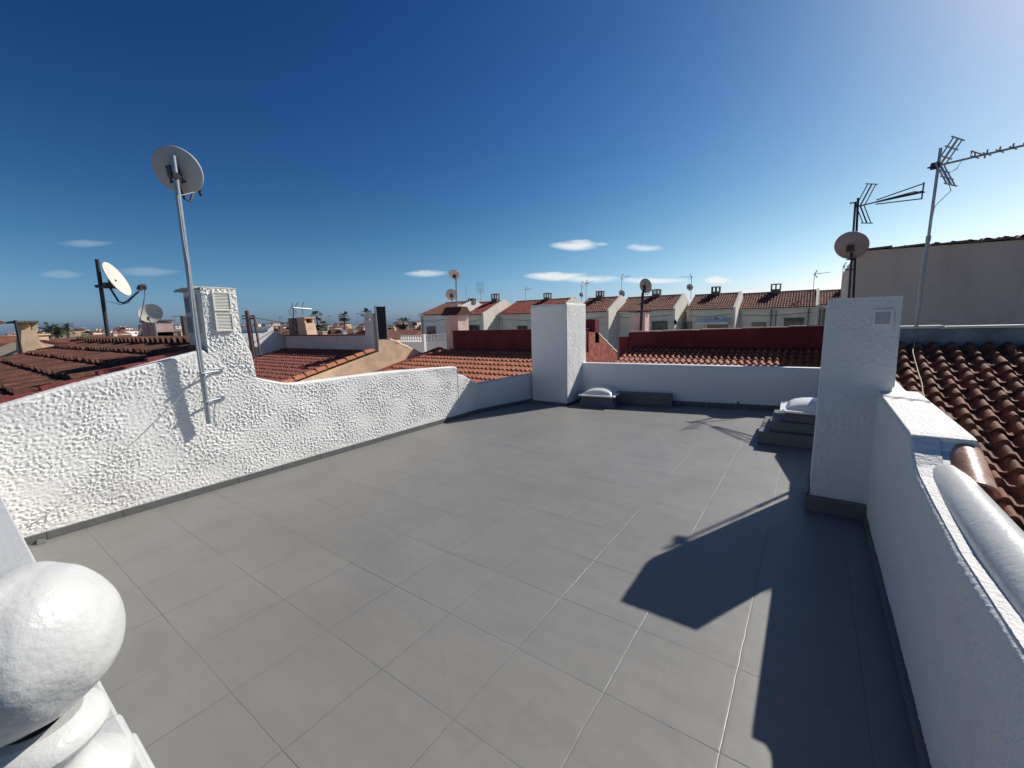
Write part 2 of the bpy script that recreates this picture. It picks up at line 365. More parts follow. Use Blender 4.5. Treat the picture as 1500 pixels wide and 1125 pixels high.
# ------------------------------------------------------------------ own terrace: the floor
G = -3.4
mb = MB(); mb.add([(-5.20, -3.2, 0), (.5, -3.2, 0), (.5, 9.1, 0), (-5.20, 9.1, 0)], [(0, 1, 2, 3)])
tag(mb.build('terrace_floor', 'floor'), 'grey painted square tiles of the roof terrace', kind='structure')
mb = MB(); mb.box((-5.33, -3.2, G), (.72, 9.15, -.01))
tag(mb.build('own_house_body', 'white'), kind='structure', label='white house body under the roof terrace')
mb = MB(); n = 96; R = 3500
mb.add([(0, 0, G)]+[(R*math.cos(2*PI*k/n), R*math.sin(2*PI*k/n), G) for k in range(n)], [(0, k+1, (k+1) % n+1) for k in range(n)])
tag(mb.build('ground', 'ground'), kind='structure', label='dry ground of the town')
# low rise far to the left
rows = []
azs = np.radians(np.linspace(-112, -28, 120)); rads = [260, 330, 420, 560, 800, 1100]; hs = [0, .25, .55, .8, 1, .2]
for r_, h_ in zip(rads, hs):
    hill = 9.5+2.2*np.sin(azs*9)+1.4*np.sin(azs*23+1)
    hill *= np.clip((azs-math.radians(-112))/.2, 0, 1)*np.clip((math.radians(-28)-azs)/.35, 0, 1)
    rows.append(np.column_stack([np.sin(azs)*r_, np.cos(azs)*r_, G-.05+h_*hill]))
def hill_z(az, r): 
    hh = 9.5+2.2*math.sin(az*9)+1.4*math.sin(az*23+1); hh *= min(1, max(0, (az-math.radians(-112))/.2))*min(1, max(0, (math.radians(-28)-az)/.35))
    return G+hh*float(np.interp(r, rads, hs))
o = grid_obj('hills', np.concatenate(rows), 120, len(rads), 'ground'); tag(o, 'low rise with the far side of town', kind='structure')

# ------------------------------------------------------------------ left rough parapet (x = -5.16) with skirting
LX = -5.16
ltop = pw([(-3, .55), (.307, 1.16), (.695, 1.263), (1.083, 1.356), (1.70, 1.505), (1.755, 1.46), (2.186, 1.16), (2.25, 1.13), (2.45, 1.06), (2.604, 1.03), (2.78, 1.022), (3.92, 1.02), (5.46, .95), (5.52, .93), (5.545, .80), (5.7, .76), (6.06, .57), (6.09, .55)])
w = thing('parapet_wall', 'long low parapet of thick rough white stucco on the left, carrying the louvred chimney', 'wall', (LX, 3, 0))
panel('wall_face', (LX, -3, 0), (0, 1), (1, 0), 9.09, lambda u: -.005, lambda u: ltop(u-3), .0088, .0066, .15, 'stucco', w, u_extra=[8.535, 8.547])
mb = MB()
ys = [-3, .307, .695, 1.083, 1.70, 2.186, 2.604, 3.92, 5.46, 5.545, 6.06, 6.09]
mb.prism_x(LX-.15, LX-.02, [(-3, G), (6.09, G)]+[(y, ltop(y)-.006) for y in ys[::-1]])
mb.build('wall_body', 'white', w)
mb = MB(); y = -3.0
while y < 6.1:
    y2 = min(y+.487, 6.12); mb.box((LX-.01, y+.0015, 0.001), (LX+.018+random.uniform(-.001, .001), y2-.0015, .068+random.uniform(-.002, .002))); y = y2
mb.build('skirting', 'grey_paint', w, bevel=.002)
# low smooth end of that wall, bending in towards the square chimney stack
w = thing('parapet_wall', 'low smooth white parapet between the rough stucco wall and the square stack', 'wall', (-5.0, 6.8, 0))
a = np.array([LX, 6.09]); b = np.array([-4.83, 7.62]); d = (b-a)/np.linalg.norm(b-a); L_ = np.linalg.norm(b-a); nrm = (d[1], -d[0])
panel('wall_face', (a[0], a[1], 0), (d[0], d[1]), nrm, L_, lambda u: -.004, pw([(0, .555), (L_, .60)]), .03, .002, .14, 'fine', w)
mb = MB(); q = [(a[0]-nrm[0]*.14, a[1]-nrm[1]*.14), (b[0]-nrm[0]*.14, b[1]-nrm[1]*.14), (b[0]-nrm[0]*.02, b[1]-nrm[1]*.02), (a[0]-nrm[0]*.02, a[1]-nrm[1]*.02)]
mb.hexa([(x, y, G) for x, y in q], [(x, y, .55+(.045 if i in (1, 2) else 0)) for i, (x, y) in enumerate(q)]); mb.build('wall_body', 'white', w)
mb = MB(); q = [(a[0], a[1]), (b[0], b[1]), (b[0]+nrm[0]*.016, b[1]+nrm[1]*.016), (a[0]+nrm[0]*.016, a[1]+nrm[1]*.016)]
mb.hexa([(x, y, .001) for x, y in q][::-1], [(x, y, .066) for x, y in q][::-1]); mb.build('skirting', 'grey_paint', w)

# ------------------------------------------------------------------ louvred chimney on the left wall
def louvre(name, c, ud, nd, wd, ht, ns, mat, parent, dep=.02):
    """framed vent of slanted slats; c centre, ud along the width, nd outward"""
    c = np.array(c, float); ud = np.array(ud, float); nd = np.array(nd, float); z = np.array([0, 0, 1.])
    def bx(mb, u0, u1, z0, z1, d0, d1):
        lo = [c+ud*u+nd*dd+z*z0 for u, dd in ((u0, d0), (u1, d0), (u1, d1), (u0, d1))]
        hi = [p+z*(z1-z0) for p in lo]; mb.hexa(lo, hi)
    f = MB(); t = .014
    bx(f, -wd/2, wd/2, ht/2-t, ht/2, -.01, dep); bx(f, -wd/2, wd/2, -ht/2, -ht/2+t, -.01, dep)
    bx(f, -wd/2, -wd/2+t, -ht/2+t, ht/2-t, -.01, dep); bx(f, wd/2-t, wd/2, -ht/2+t, ht/2-t, -.01, dep)
    bx(f, -wd/2+t, wd/2-t, -ht/2+t, ht/2-t, -.012, .001)
    o = f.build(name, mat, parent)
    s = MB(); hh = (ht-2*t)/ns
    for k in range(ns):
        z0 = -ht/2+t+k*hh
        lo = [c+ud*u+nd*dd+z*zz for u, dd, zz in ((-wd/2+t, .016, z0), (wd/2-t, .016, z0), (wd/2-t, .005, z0+hh*.80), (-wd/2+t, .005, z0+hh*.80))]
        hi = [p+nd*.003+z*.001 for p in lo]; s.hexa(lo, hi)
    s.build('slats', mat, o)
    return o
ch = thing('chimney', 'rough white stucco chimney with stacked louvred vents and a grey cap', 'chimney', (LX-.3, 1.93, 1.2))
y0, y1 = 1.752, 2.10
# front face bulges slightly with the wall; right edge flares out to the wall top
def ytop(u): return 2.135
ZB = pw([(1.70, 1.50), (1.755, 1.455), (2.186, 1.155)])
rows = []; us = np.linspace(0, 1, 60)
redge = pw([(1.10, 2.20), (1.156, 2.186), (1.30, 2.18), (1.44, 2.165), (1.56, 2.125), (1.673, 2.09), (1.85, 2.085), (2.14, 2.082)])
zl = np.linspace(0, 1, 125)
for t in zl:
    zz = (1-t)*1.15+t*2.135; yr = redge(zz); yy = y0+(yr-y0)*us
    zb = np.array([ZB(v) for v in yy]); z_ = np.maximum(zb, zz)
    h = stucco_h(yy+3, z_, .009)+.001
    e = np.minimum(np.clip((yy-y0)/.03, 0, 1), np.clip((yr-yy)/.03, 0, 1)); h = h*(.3+.7*e)
    rows.append(np.column_stack([LX+h, yy, z_]))
rows.append(np.column_stack([np.full(60, LX-.49), rows[-1][:, 1], rows[-1][:, 2]]))
o = grid_obj('front_face', np.concatenate(rows), 60, len(rows), 'stucco', ch)
o.data.flip_normals() if False else None
mb = MB()
poly = [(y0, 1.35), (2.20, 1.10)]+[(redge(z)-.004, z) for z in (1.156, 1.30, 1.44, 1.56, 1.673, 1.85, 2.128)]+[(y0, 2.128)]
mb.prism_x(LX-.49, LX-.012, poly); mb.build('chimney_body', 'fine', ch)
mb = MB(); mb.box((LX-.60, y0-.03, 2.137), (LX-.10, 2.10, 2.162)); mb.box((LX-.102, y0+.004, 2.137), (LX-.0, 2.095, 2.150))
half_tiles(mb, (LX-.60, y0-.01, 2.11), (LX-.22, y0-.01, 2.13), r=.035, tl=.2, n=8)
mb.build('cap', 'grey_w', ch, bevel=.004)
for z_ in (2.005, 1.79):
    louvre('vent_grille', (LX+.006, 1.93, z_), (0, 1, 0), (1, 0, 0), .17, .195, 11, 'vent', ch, .022)
for z_ in (1.98, 1.77):
    louvre('vent_grille', (LX-.27, y0, z_), (1, 0, 0), (0, -1, 0), .34, .19, 11, 'vent_g', ch, .016)

# ------------------------------------------------------------------ dish on its pole, clamped to the left wall
def dish(parent, c, nrm, dia, mat='dish_w', ex=1.08, depth=.1, arm=True, armdir=None, armmat='dark_metal', rim=None, n=40):
    c = np.array(c, float); nrm = np.array(nrm, float); nrm /= np.linalg.norm(nrm); R_ = dia/2
    pr = [(R_*t, depth*dia*(t*t)-.0) for t in (0.001, .15, .3, .45, .6, .75, .88, .97, 1.0)]
    back = [(R_*1.0, depth*dia-.012), (R_*.97, depth*dia*.93-.014)]+[(R_*t, depth*dia*t*t-.012) for t in (.85, .7, .5, .3, .15, .001)]
    mb = MB(); mb.lathe(pr+back, c, nrm, n, ex=ex)
    o = mb.build('reflector', mat, parent, smooth=55)
    a = np.cross(nrm, (0, 0, 1)); a /= np.linalg.norm(a); b = np.cross(a, nrm)   # b points up the dish
    if b[2] < 0: b = -b
    mb = MB(); mb.tube([c-nrm*.01, c-nrm*.06], .035, 10); mb.box(*[tuple(c-nrm*.07+s_*np.array([.035, .035, .05])) for s_ in (-1, 1)])
    for s_ in (-1, 1):
        mb.tube([c-nrm*.05+a*s_*.05+b*.05, c-nrm*.05+a*s_*.05-b*.09], .008, 6)
        mb.tube([c-nrm*.004+a*s_*.05-b*.09, c-nrm*.07+a*s_*.05-b*.09], .010, 6)
    mb.build('bracket', 'dark_metal', parent)
    if arm:
        low = c-b*R_*1.0*ex-nrm*.0; f = c+nrm*dia*.62-b*R_*.85
        mb = MB(); mb.tube([c-nrm*.05-b*.05, low-nrm*.03-b*.03, low+nrm*.06-b*.07, f-nrm*.02], .011, 8)
        mb.build('feed_arm', armmat, parent, smooth=True)
        mb = MB(); d = (c-f)/np.linalg.norm(c-f); mb.lathe([(.001, -.07), (.022, -.07), (.022, .0), (.034, .012), (.034, .05), (.001, .052)], f, d, 14)
        mb.tube([f-d*.05, f-d*.06-b*.06], .014, 8); mb.build('lnb', armmat, parent, smooth=50)
    return a, b

pb = np.array(atX(306, 620, LX+.075)); pt = np.array(atX(253, 228, LX+.075+.10))
sd = thing('satellite_dish', 'grey dish seen from behind atop a tall leaning pole on the left stucco wall', 'satellite dish', pb)
mb = MB(); mb.tube([pb, pb+(pt-pb)*.5, pb+(pt-pb)*.53, pt], [.0235, .0235, .0235, .0235], 16); mb.tube([pb+(pt-pb)*.42, pb+(pt-pb)*.425], .027, 16)
mb.build('pole', 'galv', sd, smooth=40)
dc = np.array(atX(257, 246, LX+.13)); n1 = np.array([-.62, .62, .42]); n1 /= np.linalg.norm(n1)
pm = pb+(pt-pb)*.955
dish(sd, pm+n1*.09+np.array([-.02, -.02, -.03]), n1, .425, 'dish_g', ex=1.0, depth=.09)
mb = MB(); q = pb+(pt-pb)*.93; mb.tube([q+np.array([.035, 0, 0]), q-np.array([.035, 0, 0])], .03, 10); mb.tube([q+np.array([0, -.05, .0]), q+np.array([0, .05, 0])], .009, 8); mb.build('clamp', 'dark_metal', sd)
for (px, py, qx, qy) in ((299, 544, 321, 543), (305, 586, 324, 583)):
    wall = np.array(atX(qx, qy, LX+.0)); t = (wall[2]-pb[2])/(pt-pb)[2]; q = pb+(pt-pb)*t
    mb = MB(); mb.tube([q, wall+np.array([.0, .0, 0])], .010, 8); mb.tube([q+np.array([-.03, -.03, 0]), q+np.array([.04, -.01, 0]), q+np.array([.03, .04, 0])], .008, 8)
    mb.box(tuple(wall+np.array([-.01, -.03, -.02])), tuple(wall+np.array([.014, .03, .02]))); mb.build('wall_bracket', 'galv', sd)
# thin white cable running down the stucco
pts = [atX(298, 543, LX+.09), atX(283, 560, LX+.08), atX(262, 583, LX+.03), atX(250, 597, LX+.03), atX(205, 640, LX+.016), atX(160, 680, LX+.014), atX(120, 712, LX+.016), atX(80, 745, LX+.014), atX(50, 765, LX+.016)]
mb = MB(); mb.tube(pts, .0035, 6); mb.build('cable', 'cable_w', sd, smooth=True)
mb = MB(); mb.tube([atX(324, 584, LX+.02), atX(321, 596, LX+.018), atX(320, 612, LX+.016), atX(320, 622, LX+.01)], .0035, 6); mb.build('cable', 'cable_w', sd, smooth=True)

q_ = lambda k, o=0.0: pb+(pt-pb)*k+np.array([.026, -.012+o, 0])
mb = MB(); mb.tube([pm+n1*.1+np.array([0, .1, -.2]), q_(.86), q_(.7), q_(.62, .01), q_(.5), q_(.35, -.008), q_(.2), atX(298, 543, LX+.09)], .0035, 6); mb.build('cable', 'cable_w', sd, smooth=True)
# ------------------------------------------------------------------ square white stack at the far corner
st = thing('chimney_stack', 'tall square smooth white stack at the far left corner, patchy sunlit side', 'chimney', (-4.38, 7.88, 0))
x0, x1, y0, y1, zt = -4.80, -3.965, 7.45, 8.30, 2.035
panel('front_face', (x0, y0, 0), (1, 0), (0, -1), x1-x0-.012, lambda u: -.005, lambda u: zt, .04, .0015, .2, 'fine', st)
mb = MB(); mb.box((x0, y0+.012, G), (x1-.012, y1, zt-.004)); mb.build('stack_body', 'white', st)
panel('side_face', (x1, y0, 0), (0, 1), (1, 0), y1-y0, lambda u: -.005, lambda u: zt+.008, .02, .0035, .3, 'patchy', st, lip=.008)
mb = MB(); mb.box((x0-.1, y0-.018, .001), (x1+.018, y0-.001, .045)); mb.box((x1+.0, y0-.018, .001), (x1+.018, y1, .045)); mb.build('skirting', 'grey_paint', st, bevel=.002)

# ------------------------------------------------------------------ back parapet, slightly skewed
a = np.array([-3.97, 8.12]); b = np.array([.62, 9.02]); d = (b-a)/np.linalg.norm(b-a); L_ = np.linalg.norm(b-a); nrm = (d[1], -d[0])
w = thing('parapet_wall', 'smooth white parapet across the back of the terrace, in its own shade', 'wall', (-1.8, 8.6, 0))
panel('wall_face', (a[0], a[1], 0), (d[0], d[1]), nrm, L_, lambda u: -.005, pw([(0, .805), (L_, .765)]), .04, .0015, .16, 'white', w)
q = [(a[0]-nrm[0]*.16, a[1]-nrm[1]*.16), (b[0]-nrm[0]*.16, b[1]-nrm[1]*.16), (b[0]-nrm[0]*.02, b[1]-nrm[1]*.02), (a[0]-nrm[0]*.02, a[1]-nrm[1]*.02)]
mb = MB(); mb.hexa([(x, y, G) for x, y in q][::-1], [(x, y, .80-(.042 if i in (1, 2) else 0)) for i, (x, y) in enumerate(q)][::-1]); mb.build('wall_body', 'white', w)
P2 = lambda s, t: (a[0]+d[0]*s+nrm[0]*t, a[1]+d[1]*s+nrm[1]*t)
def wbox(mb, s0, s1, t0, t1, z0, z1):
    lo = [P2(s0, t1), P2(s1, t1), P2(s1, t0), P2(s0, t0)]
    mb.hexa([(x, y, z0) for x, y in lo], [(x, y, z1) for x, y in lo])
mb = MB(); s_ = 0
while s_ < L_:
    wbox(mb, s_+.002, min(s_+.487, L_)-.002, 0, .018, .001, .085); s_ += .487
wbox(mb, 2.95, 2.99, 0, .02, .086, .12)
mb.build('skirting', 'grey_paint', w, bevel=.002)
mb = MB(); wbox(mb, .2, 1.83, .02, .25, .001, .235)
tag(mb.build('low_kerb_block', 'grey_paint', bevel=.012), 'long low grey painted block against the foot of the back parapet', 'kerb block')

# ------------------------------------------------------------------ skylights
def skylight(root, cx, cy, z, sx, sy, rot, mats):
    R_ = lambda x, y, zz: (cx+x*math.cos(rot)-y*math.sin(rot), cy+x*math.sin(rot)+y*math.cos(rot), zz)
    mb = MB()
    def frame(mb, hx, hy, wx, z0, z1):
        for (xa, xb, ya, yb) in ((-hx, hx, -hy, -hy+wx), (-hx, hx, hy-wx, hy), (-hx, -hx+wx, -hy+wx, hy-wx), (hx-wx, hx, -hy+wx, hy-wx)):
            mb.hexa([R_(x, y, z0) for x, y in ((xa, ya), (xb, ya), (xb, yb), (xa, yb))], [R_(x, y, z1) for x, y in ((xa, ya), (xb, ya), (xb, yb), (xa, yb))])
    frame(mb, sx/2, sy/2, .085, z, z+.028); fo = mb.build('frame', 'acrylic', root, bevel=.005)
    for i in (-1, 1):
        for j in (-1, 1): mb = MB(); mb.lathe([(.0, .036), (.012, .036), (.016, .028)], R_(i*(sx/2-.04), j*(sy/2-.04), z), (0, 0, 1), 8); mb.build('screw_cap', 'dark_metal', fo)
    nx = ny = 25; V = []
    for j in range(ny):
        for i in range(nx):
            u = -1+2*i/(nx-1); v = -1+2*j/(ny-1); h = .135*(max(0, 1-u*u)*max(0, 1-v*v))**.42
            V.append(R_(u*(sx/2-.075), v*(sy/2-.075), z+.026+h))
    grid_obj('dome', np.array(V), nx, ny, 'acrylic', root)
sk = thing('skylight', 'white domed skylight on a low flared curb beside the square stack', 'skylight', (-3.5, 7.9, 0))
ro = math.radians(8)
skylight(sk, -3.44, 7.90, .205, .72, .70, ro, None)
mb = MB(); R_ = lambda x, y, zz: (-3.44+x*math.cos(ro)-y*math.sin(ro), 7.90+x*math.sin(ro)+y*math.cos(ro), zz)
sq = lambda h: ((-h, -h), (h, -h), (h, h), (-h, h))
mb.hexa([R_(x, y, .028) for x, y in sq(.36)], [R_(x, y, .203) for x, y in sq(.29)]); mb.build('curb', 'grey_paint', sk)
mb = MB(); mb.hexa([R_(x*1.02-.03, y, .001) for x, y in sq(.40)], [R_(x*1.02-.03, y, .027) for x, y in sq(.385)]); mb.build('base', 'grey_paint', sk)
sk = thing('skylight', 'white domed skylight on a tall stepped grey curb beside the right chimney', 'skylight', (.0, 6.8, 0))
skylight(sk, .06, 6.86, .42, .74, .72, math.radians(2), None)
mb = MB(); mb.box((-.52, 6.36, .001), (.44, 7.38, .17)); mb.build('lower_step', 'grey_paint', sk, bevel=.01)
mb = MB(); mb.box((-.40, 6.46, .171), (.44, 7.3, .30)); mb.build('upper_step', 'grey_paint', sk, bevel=.01)
mb = MB(); mb.hexa([(x, y, .301) for x, y in ((-.27, 6.55), (.40, 6.55), (.40, 7.18), (-.27, 7.18))], [(x, y, .418) for x, y in ((-.22, 6.60), (.36, 6.60), (.36, 7.14), (-.22, 7.14))]); mb.build('curb', 'grey_paint', sk)

# ------------------------------------------------------------------ right parapet (x = .447)
RX = .447
w = thing('parapet_wall', 'white parapet along the right edge, its terrace face in shade', 'wall', (.58, 3, 0))
# wall top falls from the flat capped piece to the rough lower run
rt = pw([(-3, .80), (1.39, .885), (1.97, .872), (2.39, .892), (2.70, .915), (2.80, .935), (2.90, .99), (2.97, 1.052), (3.05, 1.06), (4.4, 1.075), (4.86, 1.02), (6.2, 1.06), (7.45, 1.42), (7.6, 1.40), (9.0, .93)])
panel('wall_face', (RX, -3, 0), (0, 1), (-1, 0), 7.7, lambda u: -.005, lambda u: rt(u-3), .010, .0042, .115, 'fine', w, lip=.02)
panel('wall_face', (RX, 4.7, 0), (0, 1), (-1, 0), 4.38, lambda u: -.005, lambda u: rt(u+4.7), .03, .0034, .10, 'fine', w, lip=.012)
mb = MB(); ys = [-3, 1.39, 1.97, 2.39, 2.70, 2.93]
mb.prism_x(RX+.03, RX+.225, [(-3, G), (2.93, G)]+[(y, rt(y)-.02-(.10 if False else 0)) for y in ys[::-1]])
mb.build('wall_body', 'white', w)
mb = MB(); ys = [2.93, 2.97, 3.05, 4.4, 4.86, 6.2, 7.45, 7.6, 9.0, 9.08]
mb.prism_x(RX+.02, RX+.248, [(2.93, G), (9.08, G)]+[(y, rt(y)-(.012 if y < 4.9 else .02)) for y in ys[::-1]])
mb.build('wall_body', 'white', w)
mb = MB(); mb.prism_x(RX+.006, RX+.25, [(2.965, .78), (4.45, .78), (4.45, 1.079), (3.03, 1.064), (2.965, 1.058)]); mb.build('flat_cap', 'fine', w, bevel=.005)
mb = MB(); y = -3.0
while y < 4.34:
    y2 = min(y+.487, 4.34); mb.box((RX-.018+random.uniform(-.001, .001), y+.0015, .001), (RX+.01, y2-.0015, .068)); y = y2
mb.build('skirting', 'grey_paint', w, bevel=.002)
# bare clay tile and white painted half-round tiles along its outer edge
t = thing('ridge_tile', 'single bare terracotta half-round tile below the flat cap of the right wall', 'roof tile', (.67, 3, .95))
mb = MB(); half_tiles(mb, (.650, 2.735, .850), (.655, 2.97, .965), r=.080, tl=.6, n=18, arc=PI*.98, taper=.9); mb.build('tile', 'glazed', t, smooth=50)
t = thing('coping', 'white painted half-round coping tiles along the outer edge of the right wall', 'coping', (.67, 1.5, .8))
mb = MB(); half_tiles(mb, (.60, -.6, .825), (.577, 2.80, .872), r=.088, tl=3.6, n=26, arc=PI*1.0, taper=.97, thick=.02)
o = mb.build('coping_tiles', 'gloss', t, smooth=50)
# ------------------------------------------------------------------ right chimney
ch = thing('chimney', 'broad white textured chimney with one small square vent on the right wall', 'chimney', (.3, 4.6, 0))
cy0, cy1 = 4.36, 4.87
def rc(v):   # left edge by height
    return float(np.interp(v, [0, 1.75, 1.81], [.062, .083, .10]))
def rr_(v): return float(np.interp(v, [0, 1.05, 1.12, 1.8], [.46, .47, .545, .538]))
NX = 46; zs = np.linspace(-.002, 1.818, 180); us = np.linspace(0, 1, NX); rows = []
for z_ in zs:
    xx = rc(z_)+(rr_(z_)-rc(z_))*us; h = stucco_h(xx*1.0+8, np.full(NX, z_), .0042)
    rows.append(np.column_stack([xx, cy0-h-.002, np.full(NX, z_)]))
rows.append(np.column_stack([rows[-1][:, 0], np.full(NX, cy1), rows[-1][:, 2]+.004]))
grid_obj('front_face', np.concatenate(rows), NX, len(rows), 'fine', ch)
rows = []; us = np.linspace(0, 1, 16)
for z_ in zs:
    yy = cy0+(cy1-cy0)*us; h = stucco_h(yy+2, np.full(16, z_), .003)*np.sin(PI*us)**.3
    rows.append(np.column_stack([rc(z_)-h, yy, np.full(16, z_)]))
V = np.concatenate(rows).reshape(len(rows), 16, 3)[:, ::-1].reshape(-1, 3)
grid_obj('side_face', V, 16, len(rows), 'fine', ch)
mb = MB(); mb.prism_y(cy0+.008, cy1, [(.08, 0), (.53, 0), (.535, 1.80), (.10, 1.80)]); mb.build('chimney_body', 'fine', ch)
mb = MB(); mb.box((.07, cy0-.05, .001), (RX+.0, cy0-.003, .12)); mb.box((.035, cy0-.05, .001), (.0655, cy1, .145)); mb.box((.0655, cy0-.05, .001), (RX, cy0-.0495+.047, .121)); 
mb = MB(); mb.box((.03, cy0-.055, .001), (RX, cy0-.006, .135)); mb.box((.03, cy0-.0055, .001), (.058, cy1, .15)); mb.build('skirting', 'grey_paint', ch, bevel=.006)
louvre('vent_grille', (.432, cy0-.006, 1.655), (1, 0, 0), (0, -1, 0), .12, .125, 8, 'vent', ch, .018)

# ------------------------------------------------------------------ balustrade with a ball finial, close on the left
w = thing('balustrade_wall', 'low smooth white wall in the near left corner carrying the ball finial', 'wall', (-1.5, .02, 0))
mb = MB(); mb.box((-5.15, -.093, 0), (-.985, .1355, .932)); mb.build('wall_body', 'gloss', w, bevel=.006)
mb = MB(); mb.box((-.982, -.0945, 0), (-.75, .1375, .972)); mb.build('end_post', 'gloss', w, bevel=.008)
fn = thing('ball_finial', 'glossy white painted concrete ball on a moulded square pedestal, near left corner', 'finial', (-.866, .0215, .975))
c = np.array([-.866, .0215, 1.274])
nlat, nlon = 190, 300; V = []
PD = RNG.normal(size=(150, 3)); PD /= np.linalg.norm(PD, axis=1)[:, None]; PR = RNG.uniform(.008, .022, 150); PH = RNG.uniform(.0001, .0006, 150)
BN = [(RNG.normal(size=3)*s_, RNG.uniform(0, 6), a_) for s_, a_ in [(14, .00007)]*8+[(30, .00003)]*8+[(5, .0005)]*4]
for j in range(nlat+1):
    ph = PI*(.001+.998*j/nlat)-PI/2
    for i in range(nlon+1):
        th = -2*PI*i/nlon*-1; q = np.array([math.cos(ph)*math.cos(th), math.cos(ph)*math.sin(th), math.sin(ph)])
        k = i % nlon; hh = .0009*math.sin(7*q[0]+5*q[2])+.0007*math.sin(13*q[1]+9*q[0])
        hh -= float((PH*np.exp(-((PD-q)**2).sum(1)/PR**2)).sum())
        hh += sum(a_*math.sin(q@w_+p_) for w_, p_, a_ in BN)
        V.append(c+q*(.110+hh))
o = grid_obj('ball', np.array(V), nlon+1, nlat+1, 'gloss', fn)
mb = MB(); cb = (-.866, .0215, 0)
mb.lathe([(.03, 1.156), (.052, 1.160), (.068, 1.152), (.076, 1.142), (.078, 1.132), (.073, 1.122), (.060, 1.112), (.052, 1.100), (.051, 1.086), (.056, 1.072), (.068, 1.058), (.083, 1.048), (.091, 1.042), (.092, 1.034)], cb, (0, 0, 1), 48)
mb.build('neck', 'gloss', fn, smooth=35)
mb = MB(); mb.box((-.966, -.0785, .974), (-.766, .1215, 1.036)); mb.build('pedestal_cap', 'gloss', fn, bevel=.009)
# small broken bit of tile by the near corner
mb = MB(); p = atZ(58, 795, 0); mb.hexa([(p[0]-.05, p[1]-.02, .001), (p[0]+.05, p[1]-.02, .001), (p[0]+.05, p[1]+.04, .001), (p[0]-.05, p[1]+.03, .001)], [(p[0]-.04, p[1]-.01, .02), (p[0]+.02, p[1]-.015, .035), (p[0]+.03, p[1]+.03, .03), (p[0]-.05, p[1]+.02, .02)])
tag(mb.build('mortar_lump', 'grey_paint', bevel=.004), 'small grey painted lump of mortar in the near left floor corner', 'mortar lump')
SKY_G, SKY_K, SKY_LOW, SKY_STR, SUN_E, EXPO, CLOUD = (2.25, 1.81, 1.43), (1.78, 1.25, .95), (.50, .80, 1.62), .10, 4.7, 0.30, (7.4, 7.5, 7.5)
# ------------------------------------------------------------------ helpers for neighbouring houses
def wbox_(mb, a, b): mb.box(a, b)
def window(parent, x, y, z, wd, ht, face='y', bars=False, fmat='shutter'):
    """face 'y': on a wall facing -Y at y; 'x': on a wall facing +X at x"""
    f = MB(); t = .06
    def bx(mb, u0, u1, z0, z1, d0, d1):
        if face == 'y': mb.box((x+u0, y-d1, z0), (x+u1, y-d0, z1))
        else: mb.box((x+d0, y+u0, z0), (x+d1, y+u1, z1))
    bx(f, -wd/2-.05, wd/2+.05, z-.001, z+t, .0, .10); bx(f, -wd/2, wd/2, z+ht-t, z+ht, 0, .06)
    bx(f, -wd/2, -wd/2+t, z+t, z+ht-t, 0, .06); bx(f, wd/2-t, wd/2, z+t, z+ht-t, 0, .06); bx(f, -.03, .03, z+t, z+ht-t, 0, .05)
    o = f.build('window', fmat, parent)
    g = MB(); bx(g, -wd/2+t, wd/2-t, z+t, z+ht-t, .002, .022); g.build('pane', 'glass', o)
    if bars:
        b = MB(); n = max(3, int(wd/.16))
        for k in range(n+1):
            u = -wd/2+wd*k/n; bx(b, u-.012, u+.012, z-.05, z+ht+.05, .12, .145)
        bx(b, -wd/2-.05, wd/2+.05, z+.1, z+.13, .146, .17); bx(b, -wd/2-.05, wd/2+.05, z+ht-.1, z+ht-.07, .146, .17); b.build('grille', 'dark_metal', o)
    return o

def stack(parent, x, y, z0, z1, sx, sy, mat='soot', cap='tile_far', slots=True):
    mb = MB(); h = z1-z0
    if slots:
        zb = z0+h*.52; zt = z1-.10
        mb.box((x-sx/2, y-sy/2, z0), (x+sx/2, y+sy/2, zb))
        for i in (-1, 0, 1):
            for j in (-1, 1):
                mb.box((x+i*(sx/2-.05)-.05, y+j*(sy/2-.05)-.05, zb), (x+i*(sx/2-.05)+.05, y+j*(sy/2-.05)+.05, zt))
        mb.box((x-sx/2-.02, y-sy/2-.02, zt), (x+sx/2+.02, y+sy/2+.02, zt+.05))
    else:
        mb.box((x-sx/2, y-sy/2, z0), (x+sx/2, y+sy/2, z1-.06)); zt = z1-.06
    o = mb.build('chimney', mat, parent)
    mb = MB(); zt2 = zt+(.05 if slots else 0)
    mb.hexa([(x-sx/2-.05, y-sy/2-.05, zt2), (x+sx/2+.05, y-sy/2-.05, zt2), (x+sx/2+.05, y+sy/2+.05, zt2), (x-sx/2-.05, y+sy/2+.05, zt2)],
            [(x-sx/4, y-sy/4, z1), (x+sx/4, y-sy/4, z1), (x+sx/4, y+sy/4, z1), (x-sx/4, y+sy/4, z1)])
    mb.build('cap', cap, o)
    return o

